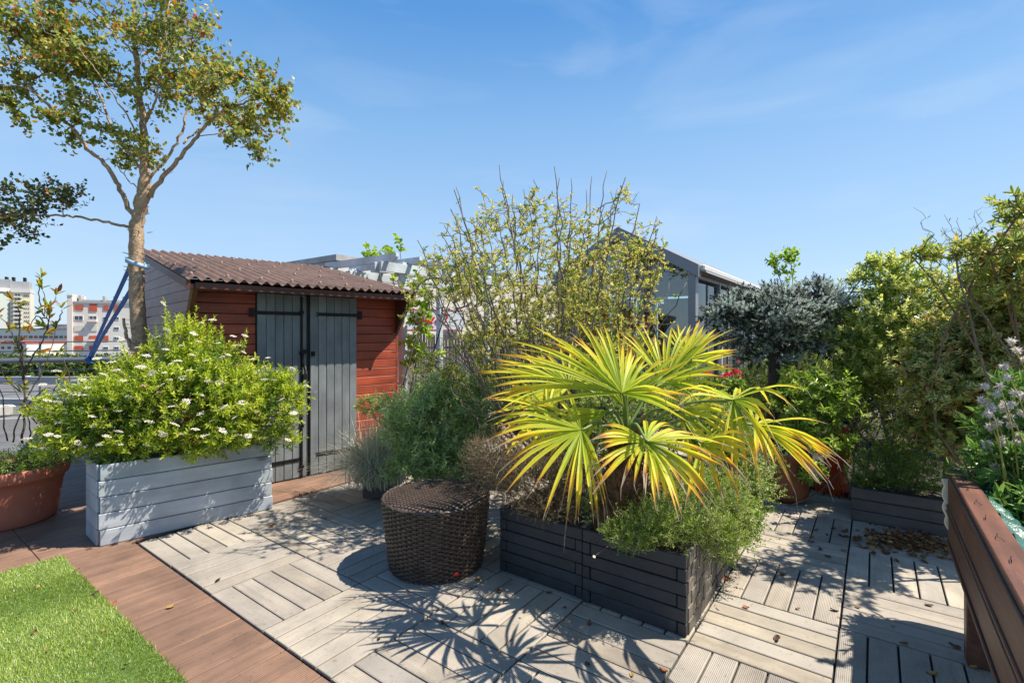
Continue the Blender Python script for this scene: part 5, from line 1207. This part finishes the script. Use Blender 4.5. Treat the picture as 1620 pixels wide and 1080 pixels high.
# ---------------- weeds with seed heads in the raised bed
wb = grid(.9, -1.68, .66)+(-BX)*.4
t, A, D = shrub('bed_weeds', 'leafy green weeds filling the raised hardwood bed', wb, [E(1610,760,2.35,60,70,.2,170), E(1660,840,2.1,60,60,.2,130), E(1600,690,2.5,40,40,.2,60), E(1640,640,2.5,50,60,.2,80)], np.array([.2,.2,0]), .07, 9, .065, .017, .95, 'weed', 'twigg', .3, True, .5, .0016, nstem=6, inner=.3, cat='plant')
fl_ = [(1558,612,1590,760,0),(1582,610,1612,755,1),(1553,632,1600,790,0),(1590,640,1640,770,1),(1578,668,1615,800,0),(1600,672,1630,800,0),(1562,700,1605,830,0),(1588,580,1640,720,0),(1600,540,1660,700,1),(1618,625,1670,760,1)]
sw = thing('seed_head_weed', 'tall leaning weed stems topped with fluffy white seed heads', 'plant', wb); mb = MB(); fp = []
for x, y, x1, y1, k in fl_:
    a0 = W(x, y, 2.35); a1 = W(x1, y1, 2.25); a1[2] = max(a1[2], .6); P = spline(np.array([a1, (a0+a1)/2+[.01,0,.02], a0]), 6); mb.add(*polytube(P-wb, np.linspace(.0045,.002,len(P)), 5)); fp.append(a0)
    for _ in range(2): fp.append(P[-rng.integers(2,6)]+rng.normal(0,.018,3))
obj('stems', mb.mesh('stems', True), plain('yellow_stem', (.42,.36,.06), .6, .2), sw)
for p in fp:
    n = 90; u = nrm(rng.normal(size=(n,3))); V, Fq = leaves(u*.003, u, nrm(rng.normal(size=(n,3))), rng.uniform(.008,.026,n), .0030, .1, .3); o_ = obj('seed_head', np_mesh('seed_head', V, [Fq]), LM['fluff'], sw, p-wb)
gb2 = grid(1.50, -1.74, .74); t = thing('strappy_grass', 'arching bright green grass blades at the corner of the raised bed', 'grass', gb2)
V, Fq = blades(gb2, 26, .12, .26, .009, .02, np.array([-.3,.1,0]), None, '', 7, .9); obj('grass_blades', np_mesh('grass_blades', V-gb2, [Fq]), LM['weed'], t)

# ================================================================== PALM
pbm, pn, pp = newmat('palm_leaf'); pl_ = pn.links.new
at = pn.nodes.new('ShaderNodeAttribute'); at.attribute_name = 't'; gi = pn.nodes.new('ShaderNodeNewGeometry')
tcx = pn.nodes.new('ShaderNodeTexCoord'); zn = pn.nodes.new('ShaderNodeTexNoise'); zn.inputs['Scale'].default_value = 14; pl_(tcx.outputs['Object'], zn.inputs['Vector'])
m1 = pn.nodes.new('ShaderNodeMath'); m1.operation = 'MULTIPLY_ADD'; pl_(gi.outputs['Random Per Island'], m1.inputs[0]); m1.inputs[1].default_value = .42; pl_(at.outputs['Fac'], m1.inputs[2])
m2 = pn.nodes.new('ShaderNodeMath'); m2.operation = 'MULTIPLY_ADD'; pl_(zn.outputs[0], m2.inputs[0]); m2.inputs[1].default_value = .35; pl_(m1.outputs[0], m2.inputs[2])
rp_ = ramp(pn, [(0,(.16,.27,.03)),(.28,(.32,.42,.035)),(.58,(.60,.58,.045)),(.74,(.70,.54,.04)),(.86,(.58,.30,.035)),(.94,(.30,.17,.08)),(1.0,(.42,.34,.24))])
m3 = pn.nodes.new('ShaderNodeMath'); m3.operation = 'MULTIPLY'; m3.inputs[1].default_value = .66; pl_(m2.outputs[0], m3.inputs[0]); pl_(m3.outputs[0], rp_.inputs[0])
pl_(rp_.outputs[0], pp.inputs['Base Color']); pp.inputs['Roughness'].default_value = .5; pp.inputs['Specular IOR Level'].default_value = .3
ptr = pn.nodes.new('ShaderNodeBsdfTranslucent'); phv = pn.nodes.new('ShaderNodeHueSaturation'); phv.inputs['Value'].default_value = 1.4; pl_(rp_.outputs[0], phv.inputs['Color']); pl_(phv.outputs[0], ptr.inputs[0])
pms = pn.nodes.new('ShaderNodeMixShader'); pms.inputs[0].default_value = .45; pl_(pp.outputs[0], pms.inputs[1]); pl_(ptr.outputs[0], pms.inputs[2]); pl_(pms.outputs[0], pn.nodes['Material Output'].inputs[0])
fibre = plain('palm_fibre', (.20,.10,.045), .95, .3, 18, 1.0, 0, 10, (.05,.025,.015), 120)
WTM = plain('withered_tip', (.38,.31,.24), .9, .3, 40, 0)
pgreen = plain('palm_petiole', (.16,.24,.05), .5, .2, 6, .05)
pc = np.array([.60, 2.86, .37]); palm = thing('fan_palm', 'yellow green fan palm with drooping split leaves in the front dark planter', 'palm', pc)
P = spline(np.array([pc, W(986,800,2.84), W(990,740,2.84), W(990,690,2.85)]), 8); R = np.interp(np.linspace(0,1,len(P)), [0,.4,.8,1], [.115,.11,.08,.045])*(1+rng.normal(0,.04,len(P)))
obj('trunk', MB().add(*polytube(P-pc, R, 16)).mesh('trunk', True), fibre, palm)
mb = MB(); n = 900; f = rng.integers(0, len(P)-1, n); a = rng.uniform(0, 6.28, n); q = P[f]+np.column_stack([np.cos(a), np.sin(a), np.zeros(n)])*R[f][:,None]; d = nrm(np.column_stack([np.cos(a)*.5, np.sin(a)*.5, rng.normal(.6,.6,n)]))
V, Fq = leaves(q, d, np.column_stack([np.cos(a), np.sin(a), np.zeros(n)]), rng.uniform(.03,.09,n), .006, .2, .2); obj('trunk_fibres', np_mesh('trunk_fibres', V-pc, [Fq]), fibre, palm)
crown = W(988, 690, 2.85)
def on_ray(Hh, px, py, Ln, sign):
    d = np.array([(px-810)/F, 1, -(py-HZ)/F]); o_ = np.array([0,0,H]); v = o_-Hh; a = d@d; b2 = 2*d@v; c = v@v-Ln*Ln; disc = b2*b2-4*a*c
    t_ = (-b2+sign*math.sqrt(disc))/(2*a) if disc > 0 else -b2/(2*a)
    return o_+d*t_
def frond(hx, hy, HY, tips, Ln, nseg, brown=0.0, droop=.10, wd=.0225, lift=.04):
    """tips: (px,py,sign) in angular order round the hub; sign -1 = towards the viewer"""
    nseg = int(nseg*.95); Hh = W(hx, hy, HY); T = np.array([on_ray(Hh, x, y, Ln*(l if l else 1), s) for x, y, s, l in tips]); k = len(T)
    u = np.linspace(0, k-1, nseg); u0 = np.minimum(u.astype(int), k-2); fr = (u-u0)[:,None]
    tipd = T[u0]*(1-fr)+T[u0+1]*fr; ll = np.linalg.norm(T-Hh, axis=1); lt = ll[u0]*(1-fr[:,0])+ll[u0+1]*fr[:,0]
    D = nrm(tipd-Hh); D = nrm(D+rng.normal(0,.045,D.shape)); lt = lt*rng.uniform(.80,1.06,nseg)
    Dn = np.gradient(D, axis=0); Nn = nrm(np.cross(Dn, D)); 
    mN = Nn.mean(0); Nn = np.where((Nn@mN)[:,None] < 0, -Nn, Nn)
    if mN[2] < 0: Nn = -Nn
    Sd = nrm(np.cross(D, Nn)); ks = 9; fs = np.linspace(0, 1, ks); gap = np.linalg.norm(Dn, axis=1)
    V = []; tt = []
    dr = droop*rng.uniform(.5,1.8,nseg); side = rng.normal(0,.02,nseg)
    for f in fs:
        c = Hh+D*(lt*f)[:,None]+UP*((lift*math.sin(f*math.pi))*lt)[:,None]-UP*((dr*max(0,f-.55)**1.7*2.6-dr*0)*lt)[:,None]+Sd*(side*f*f)[:,None]
        w0 = np.minimum(gap*lt*f*(.52 if f < .4 else .40)+.0015, wd*(.5+.5*min(1,f/.35))*.5*(1 if f < .6 else max(.10, 1-((f-.6)/.4)**1.6)))
        V += [c+Sd*w0[:,None]+Nn*(w0*.35)[:,None], c-Nn*(w0*.25)[:,None], c-Sd*w0[:,None]+Nn*(w0*.35)[:,None]]; tt += [np.full(nseg, max(0,f)**2.2*.9+brown*(.12+.55*f))]*3
        if f == fs[0]: tt[-2:] = [tt[-1]]*2
    V = np.stack(V, 1); A_ = np.stack(tt, 1); A_[:, 0::3] += .10; A_[:, 2::3] += .10
    i = np.arange(ks-1)*3; q = np.concatenate([np.stack([i, i+1, i+4, i+3],1), np.stack([i+1, i+2, i+5, i+4],1)])
    Fq = (q[None]+(np.arange(nseg)*ks*3)[:,None,None]).reshape(-1,4)
    o_ = obj('frond', np_mesh('frond', V.reshape(-1,3)-pc, [Fq], False, A_.ravel()), pbm, palm)
    b0 = crown+rng.normal(0,.015,3)+nrm(Hh-crown)*.03; mid = (b0+Hh)/2+UP*.07
    obj('petiole', MB().add(*polytube(spline(np.array([b0, mid, Hh]), 7)-pc, np.linspace(.011,.006,15), 6)).mesh('petiole', True), pgreen, o_)
    # browned thread at the tips
    if brown > .1:
        e0 = V[:, -2]; e1 = e0+nrm(D*.6-UP*.8+rng.normal(0,.25,D.shape))*rng.uniform(.02,.08,(nseg,1)); kk = rng.uniform(0,1,nseg) < .7
        obj('withered_tips', MB().add(*tubes(e0[kk]-pc, e1[kk]-pc, .0022, .0007, 3)).mesh('withered_tips'), WTM, o_, kind='stuff')
fo_ = frond
# (tip x, tip y, sign, length factor)
fo_(984,622,2.62,[(800,640,-1,1.05),(770,600,-1,1.1),(800,560,1,1.1),(830,520,1,1.05),(870,508,1,1),(915,505,1,.95),(960,515,1,.9),(1000,540,1,.85),(1025,570,1,.8),(1050,600,-1,.8),(1075,625,-1,.95),(1110,640,-1,1),(1100,665,-1,.95)], .52, 40, .12, .05)
fo_(1052,604,3.00,[(960,520,1,.9),(985,508,1,.95),(1015,515,1,.9),(1040,520,1,.85),(1065,515,1,.95),(1105,506,1,1.05),(1128,520,1,1),(1145,540,1,1),(1158,558,1,1),(1165,575,-1,1),(1158,600,-1,1),(1130,640,-1,.9)], .50, 34, .05, .03)
fo_(900,608,2.95,[(950,560,1,.6),(900,540,1,.7),(850,556,1,.8),(815,556,1,.9),(785,565,1,1),(760,572,1,1.05),(752,583,-1,1.1),(762,610,-1,1.05),(775,632,-1,1.0),(800,655,-1,.9),(860,665,-1,.6)], .50, 32, .1, .06)
fo_(920,680,2.55,[(890,610,1,.7),(830,622,1,.9),(775,650,1,1),(768,668,-1,1),(775,695,-1,1.05),(775,718,-1,1.05),(800,755,-1,1),(862,815,-1,1.05),(885,810,-1,.95),(912,812,-1,.95),(950,815,-1,.95),(968,820,-1,.95),(960,740,-1,.6)], .48, 34, .32, .13)
fo_(1023,698,2.33,[(945,655,-1,.7),(930,690,-1,.75),(935,715,-1,.8),(942,738,-1,.8),(945,768,-1,.9),(1003,755,-1,.6),(1023,790,-1,.9),(1050,800,-1,.9),(1075,805,-1,.95),(1110,800,-1,1.0),(1145,785,-1,1.0),(1160,760,-1,1),(1155,735,-1,.95),(1150,710,-1,.9),(1135,690,1,.85),(1100,672,1,.8),(1055,660,1,.8),(1020,655,1,.8)], .42, 42, .42, .11, .025)
fo_(1160,632,2.50,[(1060,625,-1,.8),(1075,600,1,.8),(1120,612,1,.5),(1200,610,1,.9),(1262,610,-1,1.1),(1235,650,-1,1),(1210,665,-1,1),(1250,720,-1,1.05),(1205,740,-1,1),(1180,745,-1,1.0),(1165,745,-1,.95),(1150,715,-1,.9),(1140,700,-1,.8)], .44, 26, .16, .26, .025)
fo_(1195,672,2.55,[(1180,620,1,.6),(1235,660,1,.7),(1280,690,-1,.9),(1330,715,-1,1.15),(1335,722,-1,1.2),(1325,740,-1,1.15),(1310,752,-1,1.1),(1295,752,-1,1.0),(1245,768,-1,1.0),(1240,730,-1,.8),(1195,735,-1,.8)], .48, 24, .45, .09, .024)
fo_(985,640,2.95,[(870,575,1,1),(905,540,1,1),(950,520,1,1),(1000,525,1,1),(1045,540,1,1),(1090,560,1,1),(1120,590,1,1)], .50, 22, .0, .02)
fo_(960,650,2.7,[(850,655,-1,.9),(830,690,-1,.95),(850,725,-1,.9),(900,745,-1,.8)], .40, 12, .2, .25)
fo_(1075,650,2.75,[(1140,600,1,.9),(1180,640,-1,.9),(1180,690,-1,.9),(1150,740,-1,.9),(1110,760,-1,.8)], .40, 12, .3, .2)
fo_(990,625,2.8,[(975,545,1,.9),(990,535,1,1),(1005,540,1,1),(1015,560,1,.9)], .35, 6, .0, .0, .022)
fo_(868,650,2.75,[(905,600,1,.7),(850,590,1,.9),(800,600,1,1),(772,622,1,1),(760,650,-1,1),(772,680,-1,1),(800,705,-1,1),(850,720,-1,.8)], .40, 20, .25, .08, .022)
fo_(1085,570,3.1,[(1040,515,1,.8),(1075,508,1,.9),(1112,512,1,1),(1140,528,1,1),(1160,552,-1,1),(1165,585,-1,.9)], .42, 16, .0, .03, .022)
fo_(1110,700,2.45,[(1060,680,1,.7),(1130,660,1,.8),(1185,690,-1,1),(1190,730,-1,1),(1170,770,-1,1),(1130,800,-1,1),(1090,790,-1,.9)], .36, 18, .45, .12, .022)
mb = MB()
for k in range(14):
    a = rng.uniform(0, 6.28); e_ = crown+np.array([math.cos(a)*.13, math.sin(a)*.13, rng.uniform(-.05,.12)]); mb.add(*tubes([crown-[0,0,.06]-pc], [e_-pc], .016, .008, 6))
obj('leaf_bases', mb.mesh('leaf_bases', True), fibre, palm)

# ================================================================== FALLEN LEAVES
def deadleaf(sc=1):
    u = np.linspace(-1, 1, 6); V = []
    for a in u: V += [(a*.028, -.017*(1-a*a)**.6-.001, .006*abs(a)+.006*random.random()), (a*.028, 0, .003*random.random()), (a*.028, .017*(1-a*a)**.6+.001, .008*abs(a)+.008*random.random())]
    i = np.arange(5)*3; q = np.concatenate([np.stack([i,i+1,i+4,i+3],1), np.stack([i+1,i+2,i+5,i+4],1)]); return np.array(V)*sc, q
dms = []
for k in range(5):
    V, q = deadleaf(1); me = np_mesh('fallen_leaf', V, [q], True); me.materials.append(plain('dry_leaf_%s' % 'abcde'[k], [(.22,.10,.03),(.14,.07,.03),(.42,.26,.06),(.30,.10,.03),(.10,.05,.03)][k], .7, .25, 40, .1)); dms.append(me)
spots = [(868,937),(893,960),(757,706+210),(1150,915),(1310,880),(838,915),(933,985),(1000,1067),(1357,960),(1470,957),(1430,1017),(1510,1022),(1540,1055),(1238,908),(1297,868),(1335,870),(1290,838),(1392,862),(1283,856),(1230,1010),(345,917),(430,832),(270,960),(178,958),(148,943),(515,820),(930,1050),(1475,1065),(1180,960),(700,985),(905,930),(790,935),(1412,990),(1050,1060),(1320,965),(1262,962),(600,1010)]
MARKS = [((689,925),'in front of the wicker stool'),((560,990),'on the tiles left of the wicker stool'),((850,950),'at the foot of the timber planter'),((1000,1000),'in the palm shadow before the timber planters'),((1130,900),'beside the right face of the timber planters'),((1240,900),'on the bare tiles right of the timber planters'),((1300,850),'near the brown pot'),((1390,850),'beside the leaf heap'),((1400,990),'in the round shadow by the raised bed'),((1510,1040),'against the leg of the raised bed'),((380,870),'in front of the pale blue trough'),((270,960),'on the brown boards beside the turf'),((160,950),'on the edge of the turf'),((515,820),'on the tiles before the shed'),((1230,1010),'on the tiles near the lower right planter corner')]
CN = ['rust brown','dark brown','yellow brown','reddish','blackish']
def fl_label(x, y, k):
    d = min(MARKS, key=lambda q: (q[0][0]-x)**2+(q[0][1]-y)**2)[1]; return 'small '+CN[k]+' fallen leaf '+d
_seen = {}
for i, (x, y) in enumerate(spots):
    _b = fl_label(x, y, i % 5); _seen.setdefault(_b, []).append(y)
for i, (x, y) in enumerate(spots):
    g_ = G(x, y, .004); on_turf = (x < 200); _lb = fl_label(x, y, i % 5); _ys = sorted(_seen[_lb]); _lb += '' if len(_ys) == 1 else (', nearest one' if y == _ys[-1] else (', farthest one' if y == _ys[0] else ', middle one')); o_ = obj('fallen_leaf', dms[i % 5], None, None, g_+[0,0,.014 if on_turf else 0], (rng.normal(0,.2), rng.normal(0,.2), rng.uniform(0,6.28)), label=_lb, category='leaf', group='fallen leaves scattered on the deck'); o_.scale = [rng.uniform(.4,.95)]*3
turf_sp = [(55,1002),(122,903),(60,930),(200,1055),(30,975),(75,1032),(118,968),(165,1000)]
for i, (x, y) in enumerate(turf_sp):
    o_ = obj('fallen_leaf', dms[i % 5], None, None, G(x, y, .02)+[0,0,.012], (rng.normal(0,.3), rng.normal(0,.3), rng.uniform(0,6.28)), label='tiny '+CN[i % 5]+' leaf on the green turf, '+['nearest its middle','by its far corner','left of the middle','near its right edge low down','close to the left border','low on the left','by the brown boards','towards the right side'][i], category='leaf', group='fallen leaves scattered on the turf'); o_.scale = [rng.uniform(.35,.6)]*3
n = 430; c = rng.multivariate_normal([0,0], [[3.6,.9],[.9,1.0]], n); px = 1435+c[:,0]*22; py = 858+c[:,1]*11
Vt = []; Ft = []; off = 0
for i in range(n):
    if px[i] > 1505 or py[i] < 835+.0*px[i]: continue
    V, q = deadleaf(rng.uniform(.5,1.0)); a = rng.uniform(0,6.28); R_ = np.array(Matrix.Rotation(a,3,'Z') @ Matrix.Rotation(rng.normal(0,.5),3,'X')); Vt.append(V@R_.T+G(px[i], py[i])+[0,0,abs(rng.normal(0,.012))]); Ft.append(q+off); off += len(V)
V = np.concatenate(Vt); o_ = G(1435, 858); obj('leaf_heap', np_mesh('leaf_heap', V-o_, [np.concatenate(Ft)]), LM['dead'], None, o_, label='heap of dry brown leaves in front of the low grey planter', category='leaves', kind='stuff')

# tiny debris: seeds, petals and crumbs lying on the boards
n = 900; a = rng.uniform(-1.0, 3.6, n); b = rng.uniform(-2.2, 3.4, n); P = N0+a[:,None]*AX+b[:,None]*BX; P[:,2] = .006
V, Fq = leaves(P, np.column_stack([rng.normal(0,1,(n,2)), np.zeros(n)]), np.tile(UP,(n,1)), rng.uniform(.003,.011,n), rng.uniform(.002,.006,n), .5, -.1)
obj('debris', np_mesh('debris', V-N0, [Fq]), LM['dead'], None, N0, kind='stuff', label='tiny brown seeds and crumbs strewn over the tiles', category='debris')
